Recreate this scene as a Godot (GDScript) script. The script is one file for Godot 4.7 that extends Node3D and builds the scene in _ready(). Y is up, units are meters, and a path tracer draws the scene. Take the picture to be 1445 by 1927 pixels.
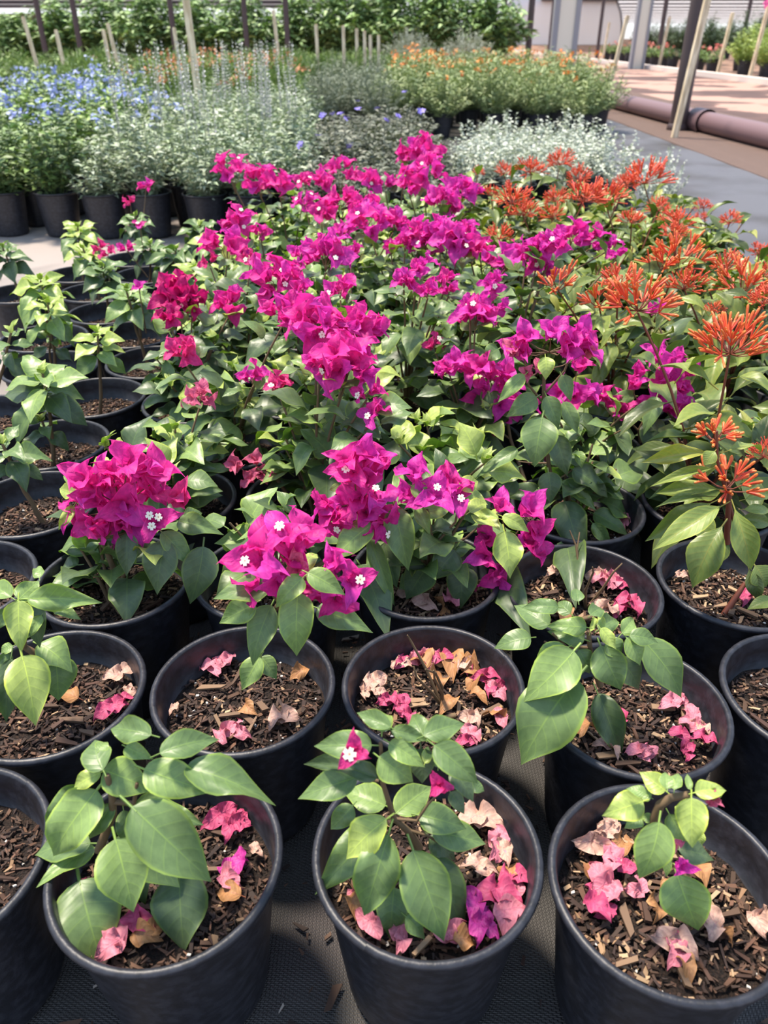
extends Node3D

const SOIL := 0.124
const ORD := ["first", "second", "third", "fourth", "fifth", "sixth", "seventh", "eighth", "ninth", "tenth", "eleventh", "twelfth", "thirteenth", "fourteenth", "fifteenth", "sixteenth", "seventeenth", "eighteenth", "nineteenth", "twentieth"]
const PLANTS := [
	{"k":"b","m":"bare","l":"black nursery pot of bark mulch cut by the left edge, front row","p":[-.3173,-.3319],"s":0},
	{"k":"b","m":"hero","l":"bougainvillea with big plain green leaves, front row, left pot with three magenta fallen bracts","p":[-.1519,-.3325],"s":0,"S":[[.0032,-.1973,.1634,-.3325,-.1805,.202,-.3325,-.1778,.2187,-.3325,-.177,.2408,-.3325],[.002,-.1786,.2146,-.3325,-.1645,.2135,-.3325,-.1593,.2329,-.3325],[.002,-.1805,.202,-.3325,-.1921,.1758,-.3325,-.1985,.1645,-.3325]],"L":[[-.1453,.2715,-.338,-.173,.272,-.3448,.0149,1],[-.1393,.264,-.3301,-.1087,.2645,-.3443,.0149,1],[-.1242,.2521,-.3295,-.0723,.2437,-.3168,.0212,1],[-.1514,.2491,-.3304,-.1126,.2405,-.3193,.0214,2],[-.182,.2369,-.3398,-.1521,.2311,-.332,.022,2],[-.179,.2451,-.333,-.1931,.2485,-.3544,.0167,1],[-.164,.2593,-.3396,-.1487,.2548,-.3345,.0098,2],[-.1836,.2366,-.3384,-.2013,.2308,-.3318,.0107,3],[-.188,.2232,-.3354,-.2168,.1913,-.308,.0301,2],[-.2014,.21,-.3476,-.229,.1879,-.3278,.0208,1],[-.2044,.1644,-.3374,-.2403,.1654,-.3327,.0214,1],[-.2039,.1561,-.3399,-.2308,.161,-.3141,.0142,2],[-.1729,.2032,-.3131,-.1579,.1722,-.2877,.0297,2],[-.209,.1501,-.3188,-.188,.132,-.2791,.04,1],[-.1559,.2374,-.3111,-.1083,.2095,-.2852,.0322,1],[-.174,.1814,-.3317,-.139,.1614,-.3131,.0292,1],[-.142,.1508,-.3261,-.1342,.132,-.2859,.0328,0],[-.1768,.1957,-.3405,-.1723,.1786,-.3266,.0119,1],[-.1796,.2116,-.334,-.1939,.1938,-.319,.0122,1],[-.1718,.1928,-.3461,-.1288,.19,-.3383,.0169,1],[-.1817,.1736,-.3389,-.1655,.1381,-.3099,.0213,0],[-.1772,.2212,-.3387,-.1672,.2225,-.3426,.0102,2],[-.1789,.2614,-.3345,-.1759,.2622,-.3421,.0078,2]],"C":[],"T":[]},
	{"k":"b","m":"hero","l":"bougainvillea with two small single pink blooms, front row, middle pot","p":[.0304,-.3376],"s":1,"S":[[.0034,.0245,.1592,-.3376,.0175,.1761,-.3376,.0069,.1905,-.3376],[.002,.0069,.1905,-.3376,-.0009,.2275,-.3376,-.0021,.2653,-.3376],[.0012,.0175,.1782,-.3376,.0308,.172,-.3376,.0391,.1635,-.3376],[.0012,.0069,.1905,-.3376,.0225,.1885,-.3376,.0298,.2064,-.3376,.0358,.2161,-.3376],[.0011,-.0034,.2294,-.3376,-.0159,.2303,-.3376,-.0218,.2423,-.3376,-.0191,.2566,-.3376]],"L":[[.0039,.2809,-.3357,-.0162,.2812,-.3466,.0101,1],[-.0014,.2755,-.3368,-.0009,.2782,-.3518,.0126,2],[-.0075,.2642,-.3363,-.0401,.2668,-.3332,.0173,1],[-.0045,.2411,-.3302,-.0499,.2458,-.3446,.0117,0],[-.0177,.2315,-.3388,-.0528,.2247,-.3293,.018,1],[-.0033,.258,-.3325,.0164,.2472,-.3223,.0186,2],[.0033,.2679,-.3353,.0243,.2593,-.3265,.0125,2],[.0045,.2742,-.3396,.0259,.2721,-.3353,.0089,1],[.0253,.2642,-.3433,.0172,.2679,-.3609,.0129,1],[.0247,.2725,-.3365,.0494,.2757,-.3445,.0138,1],[.031,.2712,-.3301,.0562,.2567,-.3164,.017,1],[.024,.2484,-.3478,.0264,.2325,-.335,.0155,0],[.001,.2014,-.3399,-.0264,.2049,-.3495,.0188,2],[.0083,.1859,-.3455,.0325,.1883,-.3676,.0181,2],[.0016,.2121,-.3215,-.0244,.1967,-.3071,.0203,3],[-.0207,.2069,-.3357,-.0345,.196,-.3261,.0133,1],[-.005,.1703,-.3433,-.042,.161,-.3092,.0248,1],[.0028,.2048,-.3155,-.0128,.1668,-.2844,.0257,1],[.0189,.194,-.3113,.0397,.1543,-.2785,.0289,1],[.0069,.1483,-.3145,.0036,.132,-.2902,.0206,1],[.024,.1887,-.3419,.0535,.1858,-.3358,.0189,1],[.0336,.1726,-.3409,.067,.169,-.3337,.0192,1],[.0349,.1573,-.33,.0537,.132,-.2947,.0235,0],[.0141,.1536,-.2912,.0277,.1438,-.2823,.0106,1],[.0427,.2484,-.3309,.0569,.2357,-.3199,.0139,0],[.0565,.2275,-.336,.0648,.2253,-.3333,.0075,1],[.0318,.1666,-.3414,.049,.1555,-.3312,.014,0],[.0429,.2277,-.3299,.052,.2188,-.3222,.0092,0],[.0261,.2458,-.3376,.0291,.2482,-.3497,.0062,3],[.0351,.2388,-.3404,.0369,.2418,-.3505,.0081,2]],"C":[[4,[-.0174,.2771,-.3177],[[-.0174,.2921,-.3077,0,.6247,.7809,.0173,1]]],[4,[.0341,.2337,-.3289],[[.0341,.2487,-.3189,-.1139,.7609,.6388,.0162,0]]]],"T":[]},
	{"k":"b","m":"hero","l":"small bougainvillea with few yellow-edged leaves, front row, right pot","p":[.1933,-.3147],"s":1,"S":[[.0036,.1749,.1956,-.3147,.1714,.2209,-.3147,.1722,.2348,-.3147,.1776,.2416,-.3147,.189,.2449,-.3147],[.0014,.1737,.2209,-.3147,.1858,.1993,-.3147,.1973,.1767,-.3147]],"L":[[.1608,.2389,-.3142,.1378,.2347,-.3083,.0166,3],[.175,.2437,-.3183,.1622,.2469,-.3279,.0117,3],[.1592,.2507,-.3102,.1502,.251,-.3151,.0065,2],[.1674,.2368,-.3184,.1608,.2371,-.3229,.0067,2],[.1695,.2597,-.3069,.1714,.2617,-.3177,.0081,2],[.1773,.2513,-.313,.1833,.2537,-.3244,.0066,2],[.1868,.252,-.3124,.1875,.2543,-.3225,.0038,2],[.1891,.2515,-.3108,.2088,.2508,-.3153,.0114,3],[.1967,.2486,-.3105,.2082,.2487,-.3137,.006,3],[.1779,.2678,-.2941,.1771,.2479,-.278,.0159,3],[.181,.2227,-.3173,.1907,.2095,-.3062,.0119,2],[.1655,.2409,-.2979,.157,.2145,-.2764,.0203,2],[.1633,.2216,-.3142,.1527,.2198,-.3116,.009,2],[.1695,.2202,-.3153,.1639,.2204,-.3177,.0057,2],[.1946,.169,-.3108,.2063,.1424,-.2888,.0289,2],[.192,.1921,-.3132,.2146,.1908,-.309,.0145,0],[.2071,.1982,-.3221,.2078,.1904,-.3158,.0059,3],[.1874,.2209,-.3186,.1913,.2222,-.3244,.0057,3],[.1824,.1941,-.308,.1818,.1839,-.2998,.0052,2]],"C":[[1,[.1863,.1877,-.3054],[[.1863,.2027,-.2954,.0359,.4835,.8746,.0135,0]]],[5,[.1931,.2074,-.3213],[[.1857,.2001,-.3129,-.0924,.2723,.9578,.0134,0],[.2005,.2446,-.3097,.0612,.9647,.2562,.013,0]]]],"T":[]},
	{"k":"b","m":"hero","l":"bougainvillea with broad pale green leaves at left edge, second row from front","p":[-.2917,-.4944],"s":0,"S":[[.0036,-.2885,.1773,-.4944,-.2954,.1982,-.4944,-.303,.2054,-.4944,-.2935,.2562,-.4944]],"L":[[-.2845,.2604,-.4891,-.2355,.2559,-.4961,.0177,2],[-.292,.2595,-.489,-.2831,.2633,-.5084,.0156,2],[-.2736,.2766,-.4955,-.2798,.2784,-.5092,.0081,2],[-.2977,.2616,-.4899,-.3196,.2647,-.5016,.0148,2],[-.281,.2735,-.4701,-.2776,.2463,-.4484,.0183,3],[-.2851,.255,-.4948,-.2765,.2282,-.4732,.017,0],[-.2743,.2479,-.4836,-.2842,.2346,-.4724,.0088,2],[-.2698,.2496,-.4945,-.2486,.2437,-.4877,.0104,1],[-.2915,.2061,-.4971,-.2628,.1955,-.4862,.0232,2],[-.2819,.1912,-.5,-.2769,.1635,-.4778,.0283,1],[-.2938,.2145,-.4731,-.2776,.1767,-.4424,.0305,3],[-.314,.1966,-.4894,-.3172,.1578,-.4582,.0193,0],[-.3164,.2003,-.5013,-.3266,.1967,-.4973,.0094,2],[-.3213,.1954,-.4987,-.324,.1804,-.4867,.0094,1],[-.3034,.2499,-.4893,-.3112,.2375,-.479,.0104,1]],"C":[],"T":[]},
	{"k":"b","m":"hero","l":"bougainvillea with two magenta clusters and white florets, second row, third pot from right","p":[-.124,-.501],"s":2,"S":[[.003,-.1089,.1812,-.501,-.103,.2209,-.501,-.0859,.2467,-.501,-.0679,.2714,-.501],[.0016,-.0859,.2467,-.501,-.0945,.2633,-.501,-.088,.2854,-.501],[.0016,-.0679,.2714,-.501,-.0532,.2714,-.501,-.0402,.2714,-.501]],"L":[[-.0904,.2668,-.4964,-.1323,.2665,-.4901,.0202,1],[-.1052,.2487,-.4984,-.1306,.2374,-.487,.0189,2],[-.0922,.2465,-.4986,-.1094,.2131,-.4713,.0222,1],[-.067,.2753,-.4775,-.0672,.2403,-.4494,.0265,2],[-.0611,.2966,-.4684,-.0811,.282,-.4553,.0151,2],[-.057,.3016,-.4681,-.0311,.2927,-.4585,.0151,2],[-.1059,.1911,-.4978,-.1191,.1709,-.4811,.0172,2],[-.1072,.1816,-.5082,-.0931,.1692,-.4975,.0141,1],[-.0628,.2341,-.4956,-.0725,.2183,-.4825,.0133,0],[-.0551,.2378,-.5055,-.0132,.227,-.4925,.0209,1],[-.0654,.2831,-.4987,-.0553,.2873,-.5166,.0146,3]],"C":[[0,[-.0842,.2864,-.4999],[[-.0753,.3255,-.4839,-.019,.9615,.2742,.0317,1],[-.0612,.3145,-.4978,.502,.859,.1002,.0362,0],[-.0946,.3095,-.494,-.0581,.9808,.1863,.0348,1],[-.0967,.3068,-.479,-.3125,.7198,.6198,.0397,1],[-.1064,.2711,-.4974,-.7096,-.2916,.6415,.0321,0],[-.0834,.2803,-.4864,.112,.2826,.9527,.036,0],[-.0722,.3021,-.4911,.392,.665,.6357,.0331,0]]],[0,[-.0401,.258,-.5012],[[-.0384,.2964,-.483,-.0312,.937,.348,.0354,0],[-.025,.2787,-.4886,.4273,.5665,.7046,.0297,1],[-.0567,.2616,-.4978,-.7222,.6351,.2739,.037,0],[-.0405,.2553,-.4954,-.0291,.3187,.9474,.0292,0]]],[5,[-.0655,.2828,-.4936],[[-.0655,.2978,-.4836,-.2872,.4831,.8271,.0207,0]]]],"T":[]},
	{"k":"b","m":"bare","l":"black pot of dried pink and brown bracts on a dead stem, second row","p":[.0434,-.5015],"s":1},
	{"k":"b","m":"hero","l":"bougainvillea with crowded pale green leaves and thorny tips, second row, right of the dried-bract pot","p":[.2141,-.4779],"s":1,"S":[[.003,.1825,.1769,-.4779,.17,.2062,-.4779,.1642,.2361,-.4779],[.0016,.1665,.2192,-.4779,.1486,.2192,-.4779,.1354,.2341,-.4779],[.0016,.17,.2062,-.4779,.1568,.2062,-.4779,.1299,.2256,-.4779]],"L":[[.1331,.2393,-.4816,.1085,.2425,-.5032,.0172,1],[.137,.2612,-.4773,.1117,.2622,-.4772,.0126,1],[.1182,.2306,-.477,.0919,.2279,-.4716,.0169,1],[.1611,.2425,-.4753,.1331,.2418,-.4785,.0136,2],[.1506,.2703,-.4733,.1508,.2733,-.4872,.0094,1],[.1731,.2354,-.4812,.1933,.2366,-.4974,.0131,1],[.1926,.2308,-.4817,.2075,.2332,-.499,.0115,2],[.1952,.2373,-.4716,.2158,.2364,-.468,.0127,1],[.1932,.2352,-.4716,.2066,.2209,-.4594,.0159,2],[.169,.2495,-.4658,.18,.2384,-.4563,.0094,3],[.1613,.2297,-.4756,.1356,.2325,-.4822,.0146,1],[.1458,.2271,-.469,.1211,.2184,-.4598,.0192,2],[.162,.2562,-.4736,.1738,.2575,-.4844,.0111,1],[.1493,.2495,-.4842,.1402,.2518,-.4967,.0113,1],[.1778,.2325,-.4724,.1899,.2219,-.4631,.0144,1],[.1653,.2373,-.4766,.1745,.2395,-.4965,.0049,3],[.1726,.2426,-.4703,.1735,.2455,-.4891,.0048,3],[.1579,.219,-.4757,.167,.2055,-.4645,.0146,1],[.1532,.2087,-.4543,.1072,.1644,-.4164,.047,1],[.1499,.23,-.4617,.1152,.2023,-.4375,.0313,2],[.1821,.1663,-.4793,.1995,.132,-.4434,.0224,0],[.1733,.2276,-.4706,.1868,.2019,-.4495,.0254,1],[.2124,.2212,-.4843,.2476,.1899,-.4569,.0269,1],[.1962,.2005,-.4848,.215,.1842,-.4706,.0199,0]],"C":[],"T":[]},
	{"k":"b","m":"bare","l":"black nursery pot of bark mulch cut by the right edge, second row","p":[.3781,-.4896],"s":0},
	{"k":"b","m":"bare","l":"black nursery pot of bark mulch at left edge, third row","p":[-.4486,-.6506],"s":0},
	{"k":"b","m":"hero","l":"bougainvillea with one large magenta cluster on a bare stem, third row, second pot from left","p":[-.2843,-.6588],"s":0,"S":[[.0032,-.2828,.1627,-.6588,-.2861,.1862,-.6588,-.2893,.209,-.6588,-.2729,.242,-.6588],[.0014,-.2874,.2045,-.6588,-.2438,.218,-.6588,-.209,.2268,-.6588],[.0014,-.2792,.218,-.6588,-.2513,.218,-.6588,-.2252,.218,-.6588]],"L":[[-.2556,.2215,-.6432,-.254,.1902,-.6182,.021,0],[-.242,.2116,-.6549,-.2522,.1943,-.6407,.0158,1],[-.2144,.2208,-.6312,-.2225,.1816,-.5997,.0333,0],[-.2181,.2283,-.6361,-.187,.2045,-.6153,.0198,1],[-.1789,.2126,-.6336,-.1845,.1688,-.5986,.0335,0],[-.2058,.2295,-.6545,-.1643,.2236,-.645,.022,1],[-.2004,.2324,-.6568,-.1839,.2329,-.6665,.0148,1],[-.3062,.2565,-.663,-.3261,.2565,-.6702,.0156,3],[-.2967,.2746,-.6569,-.3163,.2746,-.6642,.0126,2],[-.31,.243,-.6606,-.3233,.2246,-.6452,.011,3],[-.309,.2187,-.6646,-.3178,.2123,-.6589,.0056,3],[-.2811,.2846,-.6535,-.293,.2853,-.6578,.0124,1],[-.2176,.2722,-.6539,-.2297,.2748,-.6751,.0126,0]],"C":[[0,[-.2632,.2441,-.6598],[[-.2401,.3056,-.6403,.166,.9015,.3996,.0353,0],[-.2578,.2874,-.6483,.2951,.8948,.3349,.0342,0],[-.2322,.2904,-.6465,.3207,.8939,.3131,.0363,0],[-.219,.2862,-.647,.3658,.8845,.2896,.0408,0],[-.2834,.2824,-.643,-.2073,.874,.4394,.0409,0],[-.2711,.2777,-.6513,-.3105,.9095,.2765,.0382,0],[-.2591,.2675,-.6584,.3238,.9209,.2169,.0317,0],[-.2445,.2604,-.66,.3962,.8054,.4408,.0412,0],[-.2282,.2648,-.6559,.6347,.6796,.3679,.0343,0],[-.3015,.2563,-.6598,-.6455,.7571,.1004,.0339,0],[-.2806,.2641,-.6394,-.1859,.7767,.6018,.0358,0],[-.2688,.2583,-.6492,.3755,.7556,.5368,.0392,0],[-.2511,.2561,-.6425,.2426,.4235,.8728,.0413,0],[-.3086,.2321,-.6608,-.9986,.0342,.0411,.0322,0],[-.2942,.2305,-.6495,-.4423,.097,.8916,.032,0],[-.2765,.2305,-.6394,-.5298,-.2292,.8166,.0321,0],[-.2679,.2285,-.6459,-.4625,-.0146,.8865,.032,0],[-.255,.2364,-.6505,-.1964,.8404,.5052,.0365,0],[-.2507,.2283,-.6496,.5894,.1934,.7843,.0346,0],[-.2735,.2379,-.6584,-.5698,.3381,.749,.0374,0]]],[0,[-.2177,.2362,-.6302],[[-.2177,.2512,-.6202,0,.6247,.7809,.0334,3]]],[4,[-.199,.2446,-.657],[[-.199,.2596,-.647,-.076,.7544,.6521,.0373,0]]],[0,[-.2872,.1634,-.6834],[[-.2872,.1784,-.6734,-.0333,.9309,.3637,.0141,0]]]],"T":[]},
	{"k":"b","m":"hero","l":"bougainvillea with tall magenta cluster and white florets in the middle of third row","p":[-.1199,-.6655],"s":0,"S":[[.003,-.0923,.1491,-.6655,-.0523,.1806,-.6655,-.0264,.2109,-.6655,-.0237,.2519,-.6655],[.0016,-.0307,.206,-.6655,-.014,.2109,-.6655,.0026,.2353,-.6655]],"L":[[-.0114,.2356,-.6385,-.0506,.2145,-.6186,.0296,2],[.0105,.2459,-.6521,.0243,.2,-.6152,.0298,1],[-.0138,.2105,-.6511,.0096,.161,-.609,.0183,1],[.0006,.1994,-.6604,.0109,.1639,-.6318,.0228,0],[-.0251,.1655,-.6685,.0029,.161,-.5846,.038,0],[.0118,.246,-.6714,.0199,.2507,-.7246,.0126,2],[-.0438,.2612,-.6696,-.0538,.2576,-.6657,.0081,2],[-.0654,.2001,-.6821,-.0736,.1802,-.6661,.0191,1]],"C":[[0,[-.0248,.2494,-.6579],[[-.0358,.3004,-.6472,-.0779,.9366,.3417,.0349,0],[-.0184,.3087,-.6436,.1693,.8728,.4577,.0377,0],[-.0033,.298,-.6516,.3792,.8226,.4236,.0343,0],[-.0289,.2779,-.656,-.4057,.8946,.1874,.0332,0],[-.0129,.2887,-.6407,.3016,.892,.3366,.038,0],[-.0576,.248,-.6563,-.992,.0761,.1002,.0319,0],[-.0413,.2502,-.6527,-.4207,.5977,.6824,.0365,0],[-.0495,.2397,-.6506,-.8627,.1626,.4789,.0338,0],[-.0231,.2619,-.6485,-.262,.6696,.6949,.0377,0],[-.0054,.258,-.6551,.2448,.9312,.27,.0375,1],[-.0174,.2441,-.6474,.1339,.5948,.7926,.0317,0],[-.0035,.2378,-.6499,.4816,.5722,.6638,.0348,1],[.0005,.2303,-.6394,.4474,.1307,.8847,.0358,1],[-.0457,.2248,-.6441,-.364,-.1988,.9099,.0385,1],[-.0297,.2978,-.636,-.0993,.7145,.6926,.0309,1]]]],"T":[]},
	{"k":"b","m":"hero","l":"bougainvillea with three small magenta clusters and yellow-green tips, middle of third row","p":[.0445,-.67],"s":1,"S":[[.003,.0508,.1403,-.67,.0514,.1878,-.67,.0437,.2325,-.67],[.0016,.0514,.1878,-.67,.0732,.2179,-.67,.0761,.2421,-.67],[.0016,.0515,.1827,-.67,.0847,.198,-.67,.1023,.2179,-.67]],"L":[[.0273,.2673,-.6588,.0479,.2571,-.6489,.0158,2],[.0397,.2299,-.6703,.071,.2325,-.678,.0186,2],[.0335,.2339,-.6717,.0477,.2131,-.6546,.0144,2],[.0454,.1657,-.6645,.025,.1404,-.6435,.0351,0],[.0742,.1871,-.6636,.0497,.1656,-.645,.0304,0],[.0839,.1655,-.6648,.0812,.1324,-.6383,.033,0],[.0752,.2592,-.669,.0965,.2597,-.6803,.0183,3],[.0865,.2326,-.666,.1069,.2338,-.6838,.0186,3],[.0324,.1862,-.6724,.0451,.1766,-.6639,.017,1],[.0559,.1851,-.674,.0798,.1878,-.6814,.0235,1],[.0329,.1498,-.6645,.0156,.1439,-.6582,.0194,1],[.0524,.2116,-.6644,.074,.2136,-.6768,.0188,0],[.1192,.2253,-.6416,.1252,.1909,-.614,.0297,3],[.1165,.2403,-.6457,.1425,.2313,-.636,.0138,3],[.1126,.2386,-.6447,.088,.2396,-.6562,.0099,3],[.1257,.1503,-.6774,.1306,.161,-.5852,.036,0]],"C":[[1,[.0359,.2461,-.6707],[[.0304,.2759,-.6679,-.2417,.9477,.2085,.0352,0],[.0229,.2494,-.6696,-.0581,.706,.7058,.0324,0],[.0403,.2559,-.6548,-.2274,.6267,.7453,.0306,0],[.0498,.2631,-.6504,.2804,.7809,.5582,.0318,1]]],[0,[.0665,.2431,-.6795],[[.0572,.2593,-.6728,-.2077,.8239,.5274,.033,0],[.0671,.2606,-.6706,.1338,.8435,.5202,.032,0],[.0751,.2544,-.6651,.0941,.6757,.7312,.0297,1]]],[0,[.1306,.192,-.6675],[[.1161,.2442,-.6602,-.0239,.9102,.4135,.0296,0],[.1456,.2365,-.6651,.2908,.8692,.3999,.0371,0],[.1055,.2027,-.6649,-.3899,.7763,.4953,.0345,0],[.1549,.2143,-.6584,.2745,.7214,.6358,.0311,0],[.1559,.1958,-.6531,.749,.4376,.4974,.0289,0],[.1185,.1686,-.6488,-.35,-.3441,.8712,.0372,0],[.1026,.1906,-.6498,-.4058,.5146,.7553,.0299,0],[.1459,.2037,-.6596,.4388,.6557,.6144,.0323,0]]]],"T":[]},
	{"k":"b","m":"bare","l":"black pot with faded pink bracts on bare soil, third row right of centre","p":[.2067,-.6422],"s":1},
	{"k":"f","m":"hero","l":"orange firebush in the nearest pot at right edge","p":[.3708,-.6539],"s":1,"S":[[.0035,.3493,.2027,-.6539,.3435,.2316,-.6539,.3384,.2595,-.6539,.3334,.2753,-.6539],[.002,.3604,.2076,-.6539,.3172,.2994,-.6539,.3105,.3289,-.6539],[.004,.36,.12,-.6398,.3801,.1518,-.6539]],"L":[[.3222,.2505,-.6536,.2612,.2288,-.6309,.0216,11],[.3145,.269,-.6175,.2545,.2428,-.5918,.0223,12],[.3242,.2422,-.6244,.2915,.2031,-.592,.0325,11],[.3347,.2584,-.6294,.3494,.2138,-.5934,.0247,12],[.3229,.2695,-.6484,.2714,.2668,-.6589,.0156,12],[.3151,.2626,-.6467,.2675,.2605,-.6389,.0097,11],[.3094,.3034,-.6586,.251,.3036,-.6508,.0143,13],[.3188,.286,-.6605,.2664,.28,-.6495,.0116,12],[.3276,.3078,-.6562,.3752,.3065,-.678,.0145,12],[.3555,.2542,-.6551,.3869,.2555,-.6646,.0119,12],[.3554,.2448,-.6515,.3823,.2466,-.6485,.0118,12],[.3879,.1714,-.6591,.401,.1554,-.6456,.0272,11],[.3832,.1658,-.6597,.3918,.1414,-.6399,.0168,10],[.4008,.1509,-.6278,.3736,.1459,-.621,.0144,12],[.3423,.1897,-.6547,.3184,.1793,-.6445,.0123,10],[.3539,.2324,-.6527,.3858,.2329,-.6482,.0159,11],[.3102,.3113,-.6473,.3001,.3026,-.6398,.0131,12],[.3485,.2062,-.6596,.3367,.184,-.6415,.0184,11]],"C":[],"T":[[.3283,.2831,-.6439,.0296,26],[.3205,.3171,-.6739,.0183,20]]},
	{"k":"b","m":"std","l":"slim-stemmed young bougainvillea, fourth row from front, first from left","p":[-.4315,-.8143],"s":0,"U":[[-.4468,.2248,-.8143,.0345,11,1]]},
	{"k":"f","m":"bush","l":"orange firebush, fourth row from front, sixth from left","p":[.3991,-.8159],"s":0,"B":[[.3812,.36,-.8168,.0452,55],[.2946,.3864,-.8859,.044,42],[.4122,.2599,-.7459,.0161,18]]},
	{"k":"b","m":"hero","l":"tall bougainvillea with pink-magenta crown of bracts and pale buds, right of centre","p":[.235,-.8043],"s":0,"S":[[.003,.2108,.1469,-.8043,.1934,.2148,-.8043,.1787,.2961,-.8043,.1749,.3409,-.8043],[.0016,.1792,.2913,-.8043,.1602,.3129,-.8043,.1529,.3432,-.8043],[.0016,.1782,.3009,-.8043,.1982,.3293,-.8043,.2038,.3545,-.8043],[.0012,.1922,.2148,-.8043,.1745,.2148,-.8043,.1579,.2169,-.8043],[.0012,.2077,.1932,-.8043,.2271,.2095,-.8043,.2433,.2121,-.8043]],"L":[[.1698,.3552,-.7781,.1714,.3379,-.7643,.0168,3],[.1517,.3308,-.7888,.124,.3114,-.7717,.0162,2],[.167,.3058,-.7874,.1378,.2907,-.7732,.023,1],[.178,.3067,-.788,.1902,.2796,-.7661,.0197,1],[.1926,.3294,-.7923,.2026,.3086,-.7754,.0152,1],[.1718,.2908,-.7679,.1598,.252,-.7369,.0379,1],[.1938,.2585,-.7896,.205,.2245,-.7622,.0248,0],[.1894,.2149,-.7821,.1931,.1885,-.7611,.0253,0],[.1524,.2406,-.79,.107,.2183,-.7687,.0171,1],[.2144,.172,-.7887,.2284,.132,-.7298,.0375,0],[.2083,.1497,-.7324,.1941,.161,-.6382,.0337,0],[.1847,.177,-.799,.1416,.1789,-.8003,.024,0],[.2217,.2088,-.8006,.2635,.1878,-.7804,.027,0],[.2156,.1897,-.8056,.2523,.1663,-.7842,.0191,1],[.2567,.1447,-.8054,.2959,.132,-.7837,.0244,1],[.2461,.153,-.7696,.2662,.1332,-.7526,.0153,1],[.2024,.2911,-.8074,.216,.2642,-.7856,.018,1],[.2276,.2289,-.8078,.2317,.214,-.7959,.0117,2],[.1582,.2104,-.8026,.1294,.2002,-.7918,.0259,0],[.1538,.1974,-.7968,.1391,.179,-.7815,.0212,0]],"C":[[1,[.18,.3491,-.8088],[[.1522,.3688,-.8018,-.4101,.7588,.506,.0312,0],[.1513,.3507,-.8055,-.5565,.5642,.6099,.0337,0],[.1417,.357,-.8035,-.5264,.5738,.6274,.0328,0],[.1773,.3784,-.7928,.0479,.8832,.4665,.0316,0],[.1984,.3678,-.7918,.2678,.7706,.5783,.0321,0],[.2073,.3731,-.8018,.5867,.5772,.5679,.0378,0],[.2176,.3599,-.8017,.7039,.5676,.4269,.0396,0],[.1946,.3567,-.792,.4602,.4795,.7472,.0316,0]]],[5,[.172,.3261,-.8118],[[.1587,.3272,-.8038,-.3494,.5891,.7286,.0209,0],[.1717,.3315,-.8047,-.1055,.7983,.593,.0212,0],[.2199,.3511,-.8013,.7129,.5501,.435,.0236,0],[.1378,.3548,-.7973,-.3105,.9159,.2543,.0253,0]]],[1,[.2206,.2831,-.8466],[[.2192,.3268,-.8289,-.0699,.8339,.5475,.0324,0],[.2221,.2861,-.8392,-.1345,.588,.7976,.0361,0],[.2394,.2867,-.8434,.7178,.5293,.4523,.0367,0],[.2018,.2929,-.8348,-.5422,.4241,.7254,.0311,0]]]],"T":[]},
	{"k":"b","m":"bush","l":"magenta bougainvillea, fourth row from front, second from left","p":[-.2639,-.822],"s":0,"A":[[-.2228,.27,-.866,.0179,4,5]]},
	{"k":"b","m":"hero","l":"dense bougainvillea with a few pink bud bracts and glossy leaves left of centre","p":[-.0917,-.8308],"s":0,"S":[[.003,-.1088,.1336,-.8308,-.1323,.1796,-.8308,-.1571,.1944,-.8308]],"L":[],"C":[[5,[-.1585,.1754,-.8415],[[-.1783,.2009,-.8256,-.3906,.7553,.5262,.0284,0],[-.1516,.1859,-.833,.2547,.6,.7583,.0237,0],[-.1631,.1846,-.822,-.4216,.6512,.631,.0229,0],[-.1568,.1999,-.8413,.0326,.8887,.4574,.0254,0],[-.1426,.1807,-.8356,.1209,.9514,.2833,.0259,0]]]],"T":[],"A":[[-.1292,.28,-.8782,.0116,3,4],[-.0428,.33,-.8154,.0366,11,0],[-.0722,.33,-.8154,.0177,4,0],[-.0188,.31,-.785,.0127,2,0],[-.0096,.29,-.7762,.0128,3,1],[-.0793,.35,-.8825,.0373,7,0],[-.0314,.35,-.8825,.0249,6,0]]},
	{"k":"b","m":"bush","l":"leafy green bougainvillea, fourth row from front, fourth from left","p":[.0728,-.832],"s":0},
	{"k":"b","m":"std","l":"slim-stemmed young bougainvillea, fifth row from front, first from left","p":[-.4683,-.9746],"s":0,"U":[[-.4555,.2424,-.9746,.0536,13,2],[-.4727,.1835,-.9746,.0184,5,1]]},
	{"k":"b","m":"std","l":"slim-stemmed young bougainvillea, sixth row from front, second from left","p":[-.4596,-1.1392],"s":0,"U":[[-.4347,.2479,-1.1392,.0364,12,3]]},
	{"k":"b","m":"std","l":"slim-stemmed young bougainvillea, seventh row from front, first from left","p":[-.5766,-1.2686],"s":0,"U":[[-.5553,.2575,-1.2686,.0396,12,3],[-.5651,.2029,-1.2686,.0225,5,1]]},
	{"k":"b","m":"std","l":"slim-stemmed young bougainvillea, seventh row from front, second from left","p":[-.4061,-1.2948],"s":0,"A":[[-.3986,.29,-1.2625,.0078,1,1]],"U":[[-.4306,.2676,-1.2948,.0446,12,2]]},
	{"k":"b","m":"bush","l":"magenta bougainvillea, seventh row from front, third from left","p":[-.2423,-1.2752],"s":0,"A":[[-.2895,.32,-1.3128,.0159,2,4],[-.2199,.33,-1.2965,.0139,2,4]]},
	{"k":"b","m":"std","l":"slim-stemmed young bougainvillea, sixth row from front, first from left","p":[-.6069,-1.066],"s":0,"U":[[-.5278,.2733,-1.066,.0341,9,1]]},
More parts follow.
